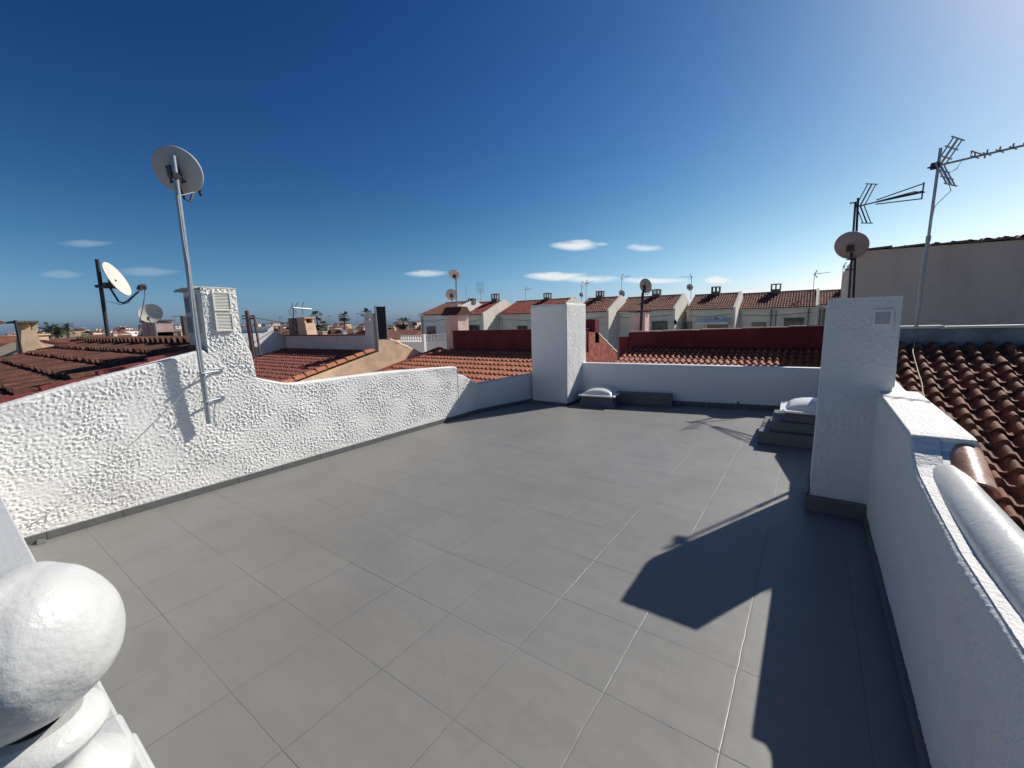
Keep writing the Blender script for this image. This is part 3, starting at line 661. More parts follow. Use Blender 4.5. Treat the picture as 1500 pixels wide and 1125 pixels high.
# ---- left neighbour: brown roof right behind the stucco wall
h = thing('house', 'neighbour house just over the left stucco wall with a long brown clay tile roof', 'house', (-8.5, .5, G))
m_ = .25; za = lambda y: 1.085+m_*y
ridge = 1.86
mb = MB(); mb.prism_x(-11.75, LX-.16, [(-4.5, G), (7.5, G), (7.5, -.02), (ridge+.22, -.02), (ridge+.22, za(ridge)), (ridge, za(ridge)-.05), (-4.5, za(-4.5)-.09)]); mb.build('wall', 'white_w', h)
tile_roof('roof', -11.62, LX-.24, -3.1, za(-3.1)-.03, ridge-.02, za(ridge)-.03, 'tile_brown', h, pitch=.165, course=.365, res=8, hgt=.04, step=.048, seed=3)
mb = MB(); mb.box((-11.30, ridge-.015, za(ridge)-.12), (-5.76, ridge+.10, za(ridge)+.045)); 
mb.build('ridge_wall', 'tile_brown', h)
mb = MB()
for k in range(27):
    x = -11.25+k*.205
    vs = []
    half_tiles(mb, (x, ridge-.05, za(ridge)+.005), (x+.0, ridge+.2, za(ridge)+.035), r=.062, tl=.3, n=7, taper=1)
mb.build('ridge_tiles', 'tile_brown', h, smooth=50)
for (xa, xb) in ((-11.98, -11.62), (LX-.26, LX-.152)):
    mb = MB(); y = -3.1
    while y < ridge-.05:
        y2 = min(y+.365, ridge+.05); mb.hexa([(xa, y, za(y)-.02), (xb, y, za(y)-.02), (xb, y2, za(y2)-.04), (xa, y2, za(y2)-.04)], [(xa, y, za(y)+.045), (xb, y, za(y)+.045), (xb, y2, za(y2)+.015), (xa, y2, za(y2)+.015)]); y += .365
    mb.build('verge_tiles', 'red_verge', h, bevel=.006)

# ---- house two over: gable wall, upright black panel, shaded back parapet
g0 = -11.6
h = thing('house', 'house with a weathered cream gable wall and a shaded pale ridge parapet', 'house', (-14.5, 7.5, G))
yb = 8.66; zb_ = .90; yf = 4.6; s_ = .235
zz = lambda y: zb_-(yb-y)*s_
mb = MB(); mb.prism_x(g0-5.8, g0-.01, [(yf, G), (13.2, G), (13.2, -.4), (12.0, .1), (10.9, .42), (9.15, 1.10), (8.9, 1.17), (yb, zb_-.06), (yf, zz(yf)-.08)]); mb.build('wall', 'cream', h)
tile_roof('roof', g0-5.85, g0-.12, yf, zz(yf)-.02, yb, zb_-.02, 'tile_mid', h, pitch=.15, course=.27, res=8, step=.04, hgt=.045, seed=5)
mb = MB(); half_tiles(mb, (g0-.06, yf, zz(yf)+.0), (g0-.06, yb-.1, zb_+.0), r=.11, tl=.34, n=12); mb.build('verge_tiles', 'verge', h, smooth=50)
mb = MB(); mb.prism_x(g0-.012, g0+.05, [(5.0, G), (11.6, G), (11.2, .36), (9.16, 1.235), (8.72, 1.262), (8.70, zb_-.03), (yf, zz(yf)-.03), (yf, G)]); mb.build('gable_wall', 'cream', h)
mb = MB(); half_tiles(mb, (g0-.02, 11.05, .42), (g0-.02, 9.2, 1.235), r=.07, tl=.42, n=8); mb.build('verge_tiles', 'cream', h, smooth=50)
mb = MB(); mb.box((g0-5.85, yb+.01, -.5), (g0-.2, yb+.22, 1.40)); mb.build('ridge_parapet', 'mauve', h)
mb = MB(); mb.box((g0-5.9, yb-.02, 1.401), (g0-.55, yb+.26, 1.445)); mb.build('parapet_coping', 'tile_mid', h)
mb = MB(); mb.box((g0-.55, yb+.0, .9), (g0-.1, yb+.3, 1.90)); mb.box((g0-.55, yb, 1.90), (g0-.45, yb+.3, 2.09)); mb.box((g0-.22, yb, 1.90), (g0-.10, yb+.3, 2.09)); mb.box((g0-.6, yb-.02, 2.091), (g0-.06, yb+.32, 2.12))
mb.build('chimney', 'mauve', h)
p = thing('solar_panel', 'narrow upright black panel standing against the cream gable peak', 'panel', (g0-.04, 8.92, 1.26))
mb = MB(); mb.hexa([(g0-.03, 8.74, 1.275), (g0+.03, 8.74, 1.275), (g0+.03, 9.07, 1.275), (g0-.03, 9.07, 1.275)], [(g0-.05, 8.74, 2.33), (g0+.0, 8.74, 2.33), (g0+.0, 9.10, 2.33), (g0-.05, 9.10, 2.33)])
mb.build('panel', 'solar', p)
mb = MB()
for (ya, yc) in ((8.715, 8.739), (9.101, 9.125)): mb.hexa([(g0-.035, ya, 1.265), (g0+.04, ya, 1.265), (g0+.04, yc, 1.265), (g0-.035, yc, 1.265)], [(g0-.055, ya, 2.35), (g0+.012, ya, 2.35), (g0+.012, yc, 2.35), (g0-.055, yc, 2.35)])
mb.build('frame', 'alu', p)
# chimney stack with an antenna behind that parapet
h2 = thing('chimney', 'stained double brick chimney behind the shaded pale parapet', 'chimney', (g0-5.5, 9.2, .5))
mb = MB(); mb.box((-17.75, 9.0, .4), (-17.15, 9.5, 2.12)); mb.build('dark_flue', 'soot', h2)
mb = MB(); mb.hexa([(-17.14, 9.0, .4), (-16.2, 9.0, .4), (-16.2, 9.5, .4), (-17.14, 9.5, .4)], [(-17.14, 9.05, 1.9), (-16.55, 9.05, 1.9), (-16.55, 9.45, 1.9), (-17.14, 9.45, 1.9)])
mb.box((-17.14, 9.03, 1.90), (-16.56, 9.12, 2.08)); mb.box((-17.14, 9.36, 1.90), (-16.56, 9.45, 2.08)); mb.box((-17.14, 9.02, 2.081), (-16.5, 9.48, 2.13)); mb.build('brick_flue', 'cream', h2)

# ---- third: orange roof with a dark red ridge wall
h = thing('house', 'house with an orange tile roof below a dark red wall, left of the square stack', 'house', (-8.4, 9.5, G))
yr = 11.35; zr = .76; sl = .205; yf = 6.2
zz = lambda y: zr-(yr-y)*sl
mb = MB(); mb.prism_x(g0+.06, -5.45, [(yf, G), (14.5, G), (14.5, .2), (yr, zr), (yf, zz(yf)-.06)]); mb.build('wall', 'white_w', h)
tile_roof('roof', g0+.32, -5.55, yf, zz(yf), yr, zr, 'tile_orange', h, pitch=.15, course=.42, res=8, step=.05, hgt=.045, seed=6)
mb = MB(); mb.hexa([(g0+.06, yf, zz(yf)-.02), (g0+.33, yf, zz(yf)-.02), (g0+.33, yr, zr), (g0+.06, yr, zr)], [(g0+.06, yf, zz(yf)+.07), (g0+.33, yf, zz(yf)+.07), (g0+.33, yr, zr+.09), (g0+.06, yr, zr+.09)]); mb.build('verge_flashing', 'red_verge', h)
mb = MB(); TZ = atY(715, 484.5, yr)[2]; mb.box((-10.75, yr+.02, .3), (-5.45, yr+.2, TZ)); mb.build('ridge_wall', 'dark_red', h)
mb = MB(); mb.box((-10.78, yr-.0, TZ+.001), (-5.42, yr+.24, TZ+.025)); mb.build('wall_coping', 'dark_red', h)
mb = MB(); mb.prism_x(-5.56, -5.42, [(yf, zz(yf)-.2), (13.8, -.1), (13.8, .55), (12.1, 1.33), (yr+.2, 1.36), (yr+.2, zr), (yf, zz(yf)+.06)]); mb.build('gable_wall', 'brick_red', h)
mb = MB(); half_tiles(mb, (-5.48, 13.8, .58), (-5.48, 12.1, 1.35), r=.06, tl=.45, n=8); mb.build('verge_tiles', 'slab', h, smooth=50)
mb = MB(); mb.box((-5.85, 12.0, 1.0), (-5.42, 12.3, 1.72)); mb.build('chimney', 'dark_red', h)
cs = thing('chimney', 'pink rendered chimney tower with a small tiled hood beside two stacked dishes', 'chimney', (-10.7, 11.4, .5))
PX0 = atY(653, 480, 11.7)[0]; PX1 = atY(671, 480, 11.7)[0]; mb = MB(); mb.box((PX0, 11.7, -.5), (PX1, 12.3, 2.02)); mb.build('tower', 'pink', cs)
mb = MB(); mb.prism_x(PX0-.12, PX1+.12, [(11.58, 2.021), (12.4, 2.021), (12.1, 2.33), (11.85, 2.33)]); mb.build('hood', 'tile_brown', cs)
mb = MB(); mb.box((PX0+.12, 11.87, 2.331), (PX1-.12, 12.08, 2.44)); mb.build('flue', 'pink', cs)

# ---- right-back: long dark red ridge wall behind the back parapet
h = thing('house', 'house behind the back parapet with pinkish tiles under a long dark red ridge wall', 'house', (-2.4, 13, G))
yr = 15.1; sl = .25; zr = .645; yf = 10.4
zz = lambda y: zr-(yr-y)*sl
mb = MB(); mb.prism_x(-5.40, .62, [(yf, G), (17.5, G), (17.5, -.2), (yr, zr-.1), (yf, zz(yf)-.1)]); mb.build('wall', 'white_w', h)
tile_roof('roof', -5.35, .60, yf, zz(yf), yr, zr, 'tile_orange', h, pitch=.18, course=.36, res=8, step=.05, hgt=.065, seed=8)
za1 = atY(922, 487, yr+.1)[2]; zb1 = atY(1202, 477.5, yr+.1)[2]; xl = atY(922, 487, yr+.1)[0]
mb = MB(); mb.prism_y(yr+.02, yr+.22, [(xl, -.3), (.62, -.3), (.62, zb1+.01), (xl, za1)]); mb.build('ridge_wall', 'dark_red', h)
mb = MB(); nst = 5
for k in range(nst):
    xa = xl+(.62-xl)*k/nst; xb = xl+(.62-xl)*(k+1)/nst; zk = za1+(zb1-za1)*(k+.5)/nst
    mb.box((xa, yr+.0, zk+.012), (xb-.01, yr+.25, zk+.035))
mb.build('wall_coping', 'pink', h)
mb = MB(); mb.box((xl-.35, yr+.0, -.2), (xl-.01, yr+.24, za1-.16)); mb.build('wall_step', 'dark_red', h)
cs = thing('chimney', 'pale pink chimney with a curved tile cap beside the mast of the round dull dish', 'chimney', (-4.95, 14.9, .5))
mb = MB(); mb.box((-5.75, 16.0, 0), (-5.2, 16.5, 1.88)); mb.build('flue', 'pink', cs)
mb = MB(); half_tiles(mb, (-5.85, 16.1, 1.88), (-5.1, 16.1, 1.88), r=.12, tl=.36, n=8, arc=PI*.6); half_tiles(mb, (-5.85, 16.38, 1.88), (-5.1, 16.38, 1.88), r=.12, tl=.36, n=8, arc=PI*.6); mb.build('cap', 'tile_brown', cs)

# ---- right neighbour roof
h = thing('house', 'right neighbour house with a weathered brown clay tile roof and pale ridge slabs', 'house', (3.6, 4, G))
yr = 7.30; zr = 1.27; sl = .36; yf = 2.2
zz = lambda y: zr-(yr-y)*sl
mb = MB(); mb.prism_x(RX+.252, 6.8, [(yf, G), (11.9, G), (11.9, .0), (yr+.1, zr), (yr-.02, zr-.06), (yf, zz(yf)-.1)]); mb.build('wall', 'white_w', h)
tile_roof('roof', RX+.255, 6.8, yf, zz(yf), yr, zr, 'tile_near', h, pitch=.158, course=.20, res=14, step=.036, hgt=.060, seed=9, jit=.007)
mb = MB(); mb.box((RX+.255, yr+.0, zr-.05), (6.8, yr+.16, 1.475)); mb.build('ridge_wall', 'bluegrey', h)
mb = MB(); x = RX+.22; k = 0
while x < 6.8:
    L_ = .62+.12*random.random(); z_ = 1.478+random.uniform(0, .012); mb.hexa([(x, yr-.04, z_), (x+L_-.02, yr-.04, z_+.004), (x+L_-.02, yr+.2, z_+.004), (x, yr+.2, z_)], [(x, yr-.04, z_+.028), (x+L_-.02, yr-.04, z_+.034), (x+L_-.02, yr+.2, z_+.034), (x, yr+.2, z_+.028)]); x += L_
mb.build('ridge_slabs', 'slab', h)
tile_roof('roof', RX+.255, 6.8, 11.9, .05, yr+.22, 1.40, 'tile_near', h, pitch=.21, course=.4, res=5, seed=10)
cb = MB(); pts = [atY(1342, 478, 7.27), atY(1341, 484, 7.2)]
for (px, py) in ((1338, 492), (1340, 500), (1337, 515), (1340, 527), (1345, 545), (1350, 560), (1352, 575), (1354, 581)):
    r_ = ray(px, py); t_ = (zr-yr*sl+.10-O[2])/(r_[2]-sl*r_[1]); pts.append(O+r_*t_)
cb.tube(pts, .006, 6); tag(cb.build('cable', 'cable', smooth=True), 'beige cable trailing down the right brown tile roof from the antenna mast', 'cable')

# ---- bare grey house wall beyond it
h = thing('house', 'tall bare grey rendered house wall rising on the right', 'house', (4.5, 15, G))
xg = atY(1257, 367, 12.5)[0]
zl_ = atY(1257, 368, 12.5)[2]; zr1 = atY(1500, 351, 12.5)[2]; xr1 = atY(1500, 351, 12.5)[0]
slp = (zr1-zl_)/(xr1-xg)
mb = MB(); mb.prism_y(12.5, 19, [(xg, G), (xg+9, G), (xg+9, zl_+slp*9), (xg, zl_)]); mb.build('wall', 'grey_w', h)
mb = MB(); x = xg-.03
while x < xg+9:
    z_ = zl_+slp*(x-xg); mb.hexa([(x, 12.44, z_+.004), (x+.60, 12.44, z_+.012), (x+.60, 12.9, z_+.012), (x, 12.9, z_+.004)], [(x, 12.44, z_+.03), (x+.60, 12.44, z_+.052), (x+.60, 12.9, z_+.052), (x, 12.9, z_+.03)]); x += .58
mb.build('verge_tiles', 'soot', h)
tile_roof('roof', xg, xg+9, 12.92, zl_-.0, 16, zl_+.25, 'tile_far', h, pitch=.25, course=.4, res=4, seed=12)

# ------------------------------------------------------------------ masts and aerials
def yagi(parent, mast_p, d, L_, n, el=.16, refl=True, mat='alu', rl=.32, loops=False, sc=1.0):
    """UHF aerial: boom along d from mast_p, corner reflector behind, short rods across"""
    p = np.array(mast_p, float); d = np.array(d, float); d /= np.linalg.norm(d); s = np.cross(d, (0, 0, 1)); s /= np.linalg.norm(s); u = np.cross(s, d)
    th = .009*sc
    mb = MB(); mb.tube([p-d*.08, p+d*L_], th, 6); mb.build('boom', mat, parent)
    mb = MB()
    if loops:
        tip = p+d*L_
        for k in (-1, 0, 1):
            mb.tube([p+d*L_*.30+u*k*.04, tip+u*k*.13], th*.8, 6)
        mb.tube([tip-u*.14, tip+u*.15], th*.9, 6)
        for k in (-1, 1): mb.tube([p+d*L_*.3+s*k*.03, p+d*L_*.95+s*k*.12], th*.7, 6)
        mb.tube([tip-s*.12-d*.05, tip+s*.12-d*.05], th*.8, 6)
    else:
        for k in range(n):
            q = p+d*(L_*(.25+.75*k/(n-1))); w = el*(1-.35*k/(n-1))
            mb.tube([q-s*w/2, q+s*w/2], th*.6, 5); mb.tube([q-u*.0, q+u*.045], th*.7, 5)
        q = p+d*L_*.27; mb.tube([q-s*el*.8, q-s*el*.8+u*.03, q+s*el*.8+u*.03, q+s*el*.8], th*.8, 6)
    mb.build('director_rods', mat, parent)
    if refl:
        for sg in (1, -1):
            mb = MB(); rd = (-d*.35+u*sg)/np.linalg.norm(-d*.35+u*sg) if False else (d*.45+u*sg*.9)/math.hypot(.45, .9)
            q0 = p+d*.03
            for k in (-1, 1): mb.tube([q0+s*k*.10, q0+rd*rl+s*k*.10], th*.7, 5)
            mb.tube([q0, q0+rd*rl], th, 6)
            for k in ((2,) if loops else range(3)): q = q0+rd*rl*(.3+.7*k/2); mb.tube([q-s*.15, q+s*.15], th*.7, 5)
            mb.build('reflector_grid', mat, parent)

# mast on the right tile roof
base = np.array([1.04, 7.20, 1.50]); top = np.array([1.065, 7.1, 3.545])
t = thing('antenna_mast', 'tall thin mast on the right tile roof ridge with a long toothed aerial', 'antenna mast', base)
mb = MB(); mid = base+(top-base)*.52; mb.tube([base, mid], .020, 10); mb.tube([mid, top], .015, 10); mb.tube([base+(top-base)*.25, base+(top-base)*.26], .026, 10); mb.tube([base+(top-base)*.50, base+(top-base)*.53], .024, 10); mb.build('pole', 'alu', t, smooth=50)
ap = np.array(atY(1372, 243, 7.08)); bd = np.array(atY(1500, 213, 6.75))-ap
yagi(t, ap, bd, 1.25, 11, el=.20, rl=.27, sc=1.25)
mb = MB(); mb.box(tuple(ap-np.array([.05, .03, .03])), tuple(ap+np.array([.02, .03, .035]))); mb.build('clamp', 'dark_metal', t)
mb = MB(); mb.tube([ap+np.array([.2, -.05, .02]), ap+np.array([.16, -.05, -.08]), ap+np.array([.08, -.03, -.12]), ap+np.array([.14, -.02, -.3]), ap+np.array([.02, -.02, -.45]), base+(top-base)*.4+np.array([-.03, -.03, 0]), base+np.array([-.02, -.04, .03])], .005, 6); mb.build('cable', 'cable_w', t, smooth=True)
# mast by the grey wall corner
base = np.array([.70, 11.8, .8]); t = thing('antenna_mast', 'twin pole mast at the grey house corner with an aerial and a dish', 'antenna mast', base)
mb = MB(); mb.tube([base, atY(1257, 290, 11.8)], .022, 10); mb.build('pole', 'dark_metal', t, smooth=50)
mb = MB(); mb.tube([atY(1243, 440, 11.7), atY(1253, 297, 11.7)], .020, 10); mb.build('pole', 'dark_metal', t, smooth=50)
for (px, py) in ((1250, 297), (1247, 372), (1245, 380), (1244, 395)): q = np.array(atY(px, py, 11.76)); mb = MB(); mb.tube([q-np.array([.06, 0, 0]), q+np.array([.10, 0, 0])], .014, 6); mb.build('cross_clamp', 'dark_metal', t)
ap = np.array(atY(1258, 302, 11.75)); bd = np.array(atY(1343, 282, 11.0))-ap
yagi(t, ap, bd, 1.18, 6, loops=True, rl=.42, mat='dark_metal', sc=1.5)
ap2 = np.array(atY(1250, 299, 11.7)); q = ap2+np.array([.0, .0, .42])
dc = np.array(atY(1246, 361, 11.62)); dish(t, dc, (.25, .80, .45), .60, 'dish_d', ex=1.0, arm=True)

# left big white dish on a mast standing on the brown roof verge
base = np.array([-11.72, 2.26, 1.5]); top = np.array(atX(142, 380, -11.72)); t = thing('satellite_dish', 'large cream dish tilted up on a leaning dark mast beyond the brown roof', 'satellite dish', base)
mb = MB(); mb.tube([base, top], .035, 12); mb.build('pole', 'dark_metal', t, smooth=50)
dc = np.array(atX(168, 410, -11.45)); nr = np.array([.51, .73, .37])
dish(t, dc, nr, .70, 'dish_w', ex=1.0, depth=.07, arm=False)
mb = MB(); q0 = np.array(atX(147, 419, -11.7)); q1 = np.array(atX(160, 418, -11.55)); mb.tube([q0-(q1-q0)*.5, q1], .03, 8); mb.tube([q1, dc], .04, 8); mb.box(tuple(q1-np.array([.06, .08, .06])), tuple(q1+np.array([.06, .1, .05]))); mb.build('mount', 'dark_metal', t)
mb = MB(); mb.tube([atX(160, 420, -11.55), atX(174, 442, -11.4), atX(181, 444, -11.3), atX(187, 441, -11.25), atX(203, 427, -11.0)], .018, 8); mb.build('feed_arm', 'dark_metal', t, smooth=True)
mb = MB(); q = np.array(atX(204, 425, -11.0)); mb.tube([q, atX(206, 419, -11.0)], .05, 10); mb.tube([atX(205, 419, -11.0), atX(213, 420, -11.0)], .05, 10); mb.tube([atX(212, 419, -11), atX(212, 424, -11)], .035, 10); mb.build('lnb', 'dark_metal', t, smooth=50)
mb = MB(); mb.tube([atX(212, 424, -11), atX(211, 440, -11.1), atX(208, 455, -11.3), atX(205, 470, -11.5), atX(203, 488, -11.6)], .008, 5); mb.tube([atX(203, 427, -11.0), atX(187, 444, -11.2), atX(176, 446, -11.4), atX(152, 440, -11.68), atX(157, 490, -11.68)], .007, 5); mb.build('cable', 'dark_metal', t, smooth=True)
# second round dish and small brick chimneys beyond the ridge
t = thing('satellite_dish', 'round pale dish facing the camera before a low twin brick chimney', 'satellite dish', (-15.5, 4, .6))
c0 = np.array(atY(222, 460, 4.0)); mb = MB(); mb.tube([(c0[0], 4.05, -.3), (c0[0]-.02, 4.05, c0[2]-.1)], .025, 8); mb.build('pole', 'galv', t)
dish(t, c0, (.85, -.42, .30), .56, 'dish_w', ex=1.0, depth=.12, arm=True)
for nm, (pa, pb_), lab in (('chimney', ((207, 472), (229, 497)), 'low twin brick chimney right behind the round pale dish'), ('chimney', ((264, 464), (279, 497)), 'narrow speckled brick chimney just left of the white louvred chimney')):
    a_ = atY(pa[0], pa[1], 4.5); b_ = atY(pb_[0], pb_[1], 4.5); cs = thing('chimney', lab, 'chimney', (a_[0], 4.5, 0))
    if pa[0] == 207:
        mb = MB(); w_ = (b_[0]-a_[0]); mb.box((a_[0], 4.5, .2), (a_[0]+w_*.45, 5.0, a_[2])); mb.box((b_[0]-w_*.42, 4.5, .2), (b_[0], 5.0, a_[2]-.02)); mb.box((a_[0], 4.52, .2), (b_[0], 4.98, a_[2]-.35)); mb.build('flue', 'pink', cs)
        mb = MB(); mb.box((a_[0]-.04, 4.47, a_[2]+.001), (b_[0]+.04, 5.03, a_[2]+.05)); mb.build('cap', 'soot', cs)
    else:
        mb = MB(); mb.box((a_[0]+.2, 4.5, .2), (b_[0], 5.0, a_[2])); mb.build('flue', 'cream', cs)
        mb = MB(); mb.box((a_[0]-.02, 4.5, .2), (a_[0]+.198, 5.0, a_[2]+.02)); mb.build('dark_flue', 'soot', cs)
# two stacked dishes on one mast by the orange roof
base = np.array([atY(668, 484, 12.2)[0], 12.2, .6]); t = thing('satellite_mast', 'mast with two white dishes one above the other behind the orange roof', 'satellite dish', base)
mb = MB(); mb.tube([base, atY(668, 398, 12.2)], .028, 10); mb.build('pole', 'galv', t, smooth=50)
for (px, py, nr) in ((664, 403, (-.30, .62, .72)), (660, 432, (-.55, .62, .42))):
    c0 = np.array(atY(px, py, 12.12)); dish(t, c0+np.array([0, .05, 0]), nr, .46, 'dish_w', ex=1.0, depth=.10)
# round dull dish on a black pole by the long red wall
base = np.array([atY(938, 487, 15.4)[0], 15.4, 1.0]); t = thing('satellite_dish', 'round dull brown dish on a black pole above the long red wall', 'satellite dish', base)
mb = MB(); mb.tube([base, atY(941.5, 430, 15.4), atY(943, 423, 15.4)], [.05, .05, .02], 10); mb.build('pole', 'dark_metal', t, smooth=50)
c0 = np.array(atY(944.5, 419, 15.4)); dish(t, c0, (.35, .9, .25), .52, 'dish_d', ex=1.0)

# ------------------------------------------------------------------ staggered row of houses behind (each steps back to the right)
LAST = {}
def row_house(label, ridge_l, ridge_r, yrg, eave_l, dep, chim=None, wall='cream_w', roof='tile_far', parapet_r=True, parapet_l=False, wins=(), chmat='soot', group=None, zexp=0, drop=0):
    xl = atY(ridge_l[0], ridge_l[1], yrg)[0]; zr = .5*(atY(ridge_l[0], ridge_l[1], yrg)[2]+atY(ridge_r[0], ridge_r[1], yrg)[2]); xr = atY(ridge_r[0], ridge_r[1], yrg)[0]
    ye = yrg-dep; ze = atY(eave_l[0], eave_l[1], ye)[2]
    h = thing('row_house', label, 'house', (.5*(xl+xr), ye, G), 'staggered row of tiled houses behind the terrace')
    mb = MB(); mb.prism_x(xl, xr-.02, [(ye+.12, G), (yrg+dep, G), (yrg+dep, ze-.1), (yrg, zr-.10), (ye+.12, ze-.10)]); mb.build('wall', wall, h)
    tile_roof('roof', xl, xr-.03, ye-.12, ze-.0, yrg, zr, roof, h, pitch=.22, course=.42, res=5, hgt=.07, step=.05, seed=int(abs(xl)*10))
    mb = MB(); mb.prism_x(xl, xr-.03, [(yrg+.03, zr-.1), (yrg+dep, ze-.1), (yrg+dep, ze), (yrg+.03, zr)]); mb.build('back_roof', roof, h)
    mb = MB(); mb.tube([(xl, yrg, zr+.02), (xr-.03, yrg, zr+.02)], .11, 8); mb.build('ridge_tiles', 'soot', h)
    mb = MB(); mb.box((xl-.05, ye-.2, ze-.12), (xr, ye+.1, ze-.03)); mb.build('gutter', 'frame_w', h)
    if parapet_r:
        mb = MB(); mb.prism_x(xr-.02, xr+.20, [(ye-.05, G), (yrg+dep, G), (yrg+dep, ze+.1), (yrg, zr+.22), (ye-.05, ze+.12)]); mb.build('verge_wall', parapet_r if isinstance(parapet_r, str) else wall, h)
    if chim:
        cxp = atY(chim[0], chim[1], yrg)
        stack(h, cxp[0], yrg, zr-.25, cxp[2], chim[2], .6, chmat)
    for wd in wins:
        a_ = atY(wd[0], wd[1], ye); b_ = atY(wd[2], wd[3], ye)
        window(h, .5*(a_[0]+b_[0]), ye+.12, b_[2], abs(b_[0]-a_[0]), a_[2]-b_[2], 'y', bars=(len(wd) > 4 and wd[4] == 'b'), fmat='shutter')
    mb = MB(); px_ = xl+.35; mb.tube([(px_, ye+.03, ze-.1), (px_, ye+.03, G)], .05, 6); mb.build('drain_pipe', 'frame_w' if wall == 'cream_w' else 'shutter', h)
    if len(wins) and int(abs(xl)*7) % 2 == 0:
        ux = xl+(xr-xl)*.70; mb = MB(); mb.box((ux-.42, ye-.22, ze-1.25), (ux+.42, ye+.10, ze-.7)); u_ = mb.build('air_conditioner', 'frame_w', h); mb = MB(); mb.lathe([(.01, .0), (.2, .0), (.2, .02), (.01, .02)], (ux-.12, ye-.22, ze-.97), (0, -1, 0), 16); mb.build('fan_grille', 'shutter', u_)
    mb = MB(); mb.tube([(xl+.1, ye+.05, ze-.55), (xl+(xr-xl)*.5, ye+.05, ze-.72), (xr-.2, ye+.05, ze-.5)], .018, 4); mb.build('cable', 'dark_metal', h)
    LAST['h'] = h; LAST['v'] = (xl, xr, ye, ze, zr)
    return h
Y0 = 38.53; DY = 2.355
h = row_house('leftmost house of the row, brown hipped-looking roof above a plain shaded white wall', (653, 443.5), (692, 443), Y0-DY*1, (614, 462), 4.2, (691, 437, .7), 'white_w', 'tile_far', wins=((624, 478, 638, 492),))
h = row_house('row house with a bright red roof and domed chimney, pale sunlit gable on its right', (702, 444), (737, 441.5), Y0, (679, 462), 3.8, (725.5, 430, .75), 'cream_w', 'tile_red', wins=((686, 476, 702, 487),))
h = row_house('wide red roofed row house partly behind the square stack', (757, 442), (839, 438), Y0+DY, (737, 460.5), 3.6, (802, 429, .7), 'cream_w', 'tile_red', wins=((757, 477, 772, 484),))
h = row_house('row house with a dark tiled roof just right of the square stack', (862, 437.5), (908, 436), Y0+2*DY, (846, 458), 3.4, (879, 426, .75), 'cream_w', 'tile_far')
h = row_house('row house with barred window and wall lantern behind the dull round dish', (920, 438), (1000, 431.5), Y0+3*DY, (903, 456.5), 3.4, (962, 423.5, .8), 'cream_w', 'tile_far', wins=((955, 471, 977, 483, 'b'),))
xl, xr, ye, ze, zr = LAST['v']; p = atY(990, 472, ye); mb = MB(); mb.lathe([(.02, -.28), (.13, -.1), (.16, .12), (.03, .26)], (p[0], ye-.12, p[2]), (0, 0, 1), 8); mb.box((p[0]-.03, ye-.1, p[2]-.1), (p[0]+.03, ye+.12, p[2]-.04)); mb.build('wall_lantern', 'dark_metal', h)
h = row_house('row house with a pale awning over its glazed porch', (1018, 433), (1083, 430), Y0+4*DY, (1004, 454.5), 3.4, (1049, 419.5, .8), 'cream_w', 'tile_far', wins=((1001, 471, 1013, 482), (1036, 469, 1066, 482)))
xl, xr, ye, ze, zr = LAST['v']; a_ = atY(1020, 467, ye-.3); b_ = atY(1068, 464, ye-.3)
mb = MB(); mb.hexa([(a_[0], ye-.9, a_[2]-.42), (b_[0], ye-.9, a_[2]-.42), (b_[0], ye+.1, a_[2]), (a_[0], ye+.1, a_[2])], [(a_[0], ye-.9, a_[2]-.36), (b_[0], ye-.9, a_[2]-.36), (b_[0], ye+.1, a_[2]+.05), (a_[0], ye+.1, a_[2]+.05)]); mb.box((a_[0], ye-.93, a_[2]-.56), (b_[0], ye-.905, a_[2]-.36)); mb.build('awning', 'awn', h)
h = row_house('widest row house with a long brown roof and a black barred window', (1088, 431), (1196.5, 426), Y0+5*DY, (1083, 453), 3.4, (1137, 415.5, .85), 'cream_w', 'tile_far', wins=((1101, 472, 1122, 480), (1149, 466, 1177, 479, 'b')))
xl, xr, ye, ze, zr = LAST['v']; p = atY(1136, 470, ye); mb = MB(); mb.tube([(p[0], ye+.06, ze-.2), (p[0], ye+.06, G+1)], .05, 6); mb.build('drain_pipe', 'shutter', h)
h = row_house('last row house half hidden by the right chimney, dark recess under its roof', (1199, 427), (1262, 424), Y0+6*DY, (1200, 446.5), 3.4, (1242, 413, .8), 'cream_w', 'tile_far', wins=((1201, 452, 1211, 476),))

# small aerials on those roofs
def aerial(label, px, py_top, py_base, y, kind=0, dishp=None, rot=0.0):
    b_ = np.array(atY(px, py_base, y)); t_ = np.array(atY(px, py_top, y)); t_[0] = b_[0]+.02
    t = thing('tv_aerial', label, 'aerial', b_, 'television aerials on the roofs behind')
    k = y/40.0
    mb = MB(); mb.tube([b_-np.array([0, 0, .3]), t_], .022*k, 6); mb.build('pole', 'alu' if kind != 2 else 'dark_metal', t)
    if kind in (0, 2):
        d = (math.cos(rot), -.35, .05+math.sin(rot)*0)
        yagi(t, t_-np.array([0, 0, .12]), d, 1.0*k, 6, el=.4*k, rl=.32*k, sc=1.6*k)
    if kind == 1:
        mb = MB(); w_ = .55*k
        for i in range(6):
            u = -w_+2*w_*i/5; mb.tube([t_+np.array([u, 0, -w_*1.1]), t_+np.array([u, 0, w_*1.1])], .012*k, 4); mb.tube([t_+np.array([-w_, 0, u*1.1]), t_+np.array([w_, 0, u*1.1])], .012*k, 4)
        mb.build('mesh_reflector', 'alu', t)
    if dishp is not None:
        c0 = np.array(atY(dishp[0], dishp[1], y-.15)); dish(t, c0, (.2, .9, .35), dishp[2], 'dish_g', ex=1.0, n=20)
    return t
aerial('square mesh aerial on a short pole left of the domed chimney', 704, 421, 443, 38.6, 1)
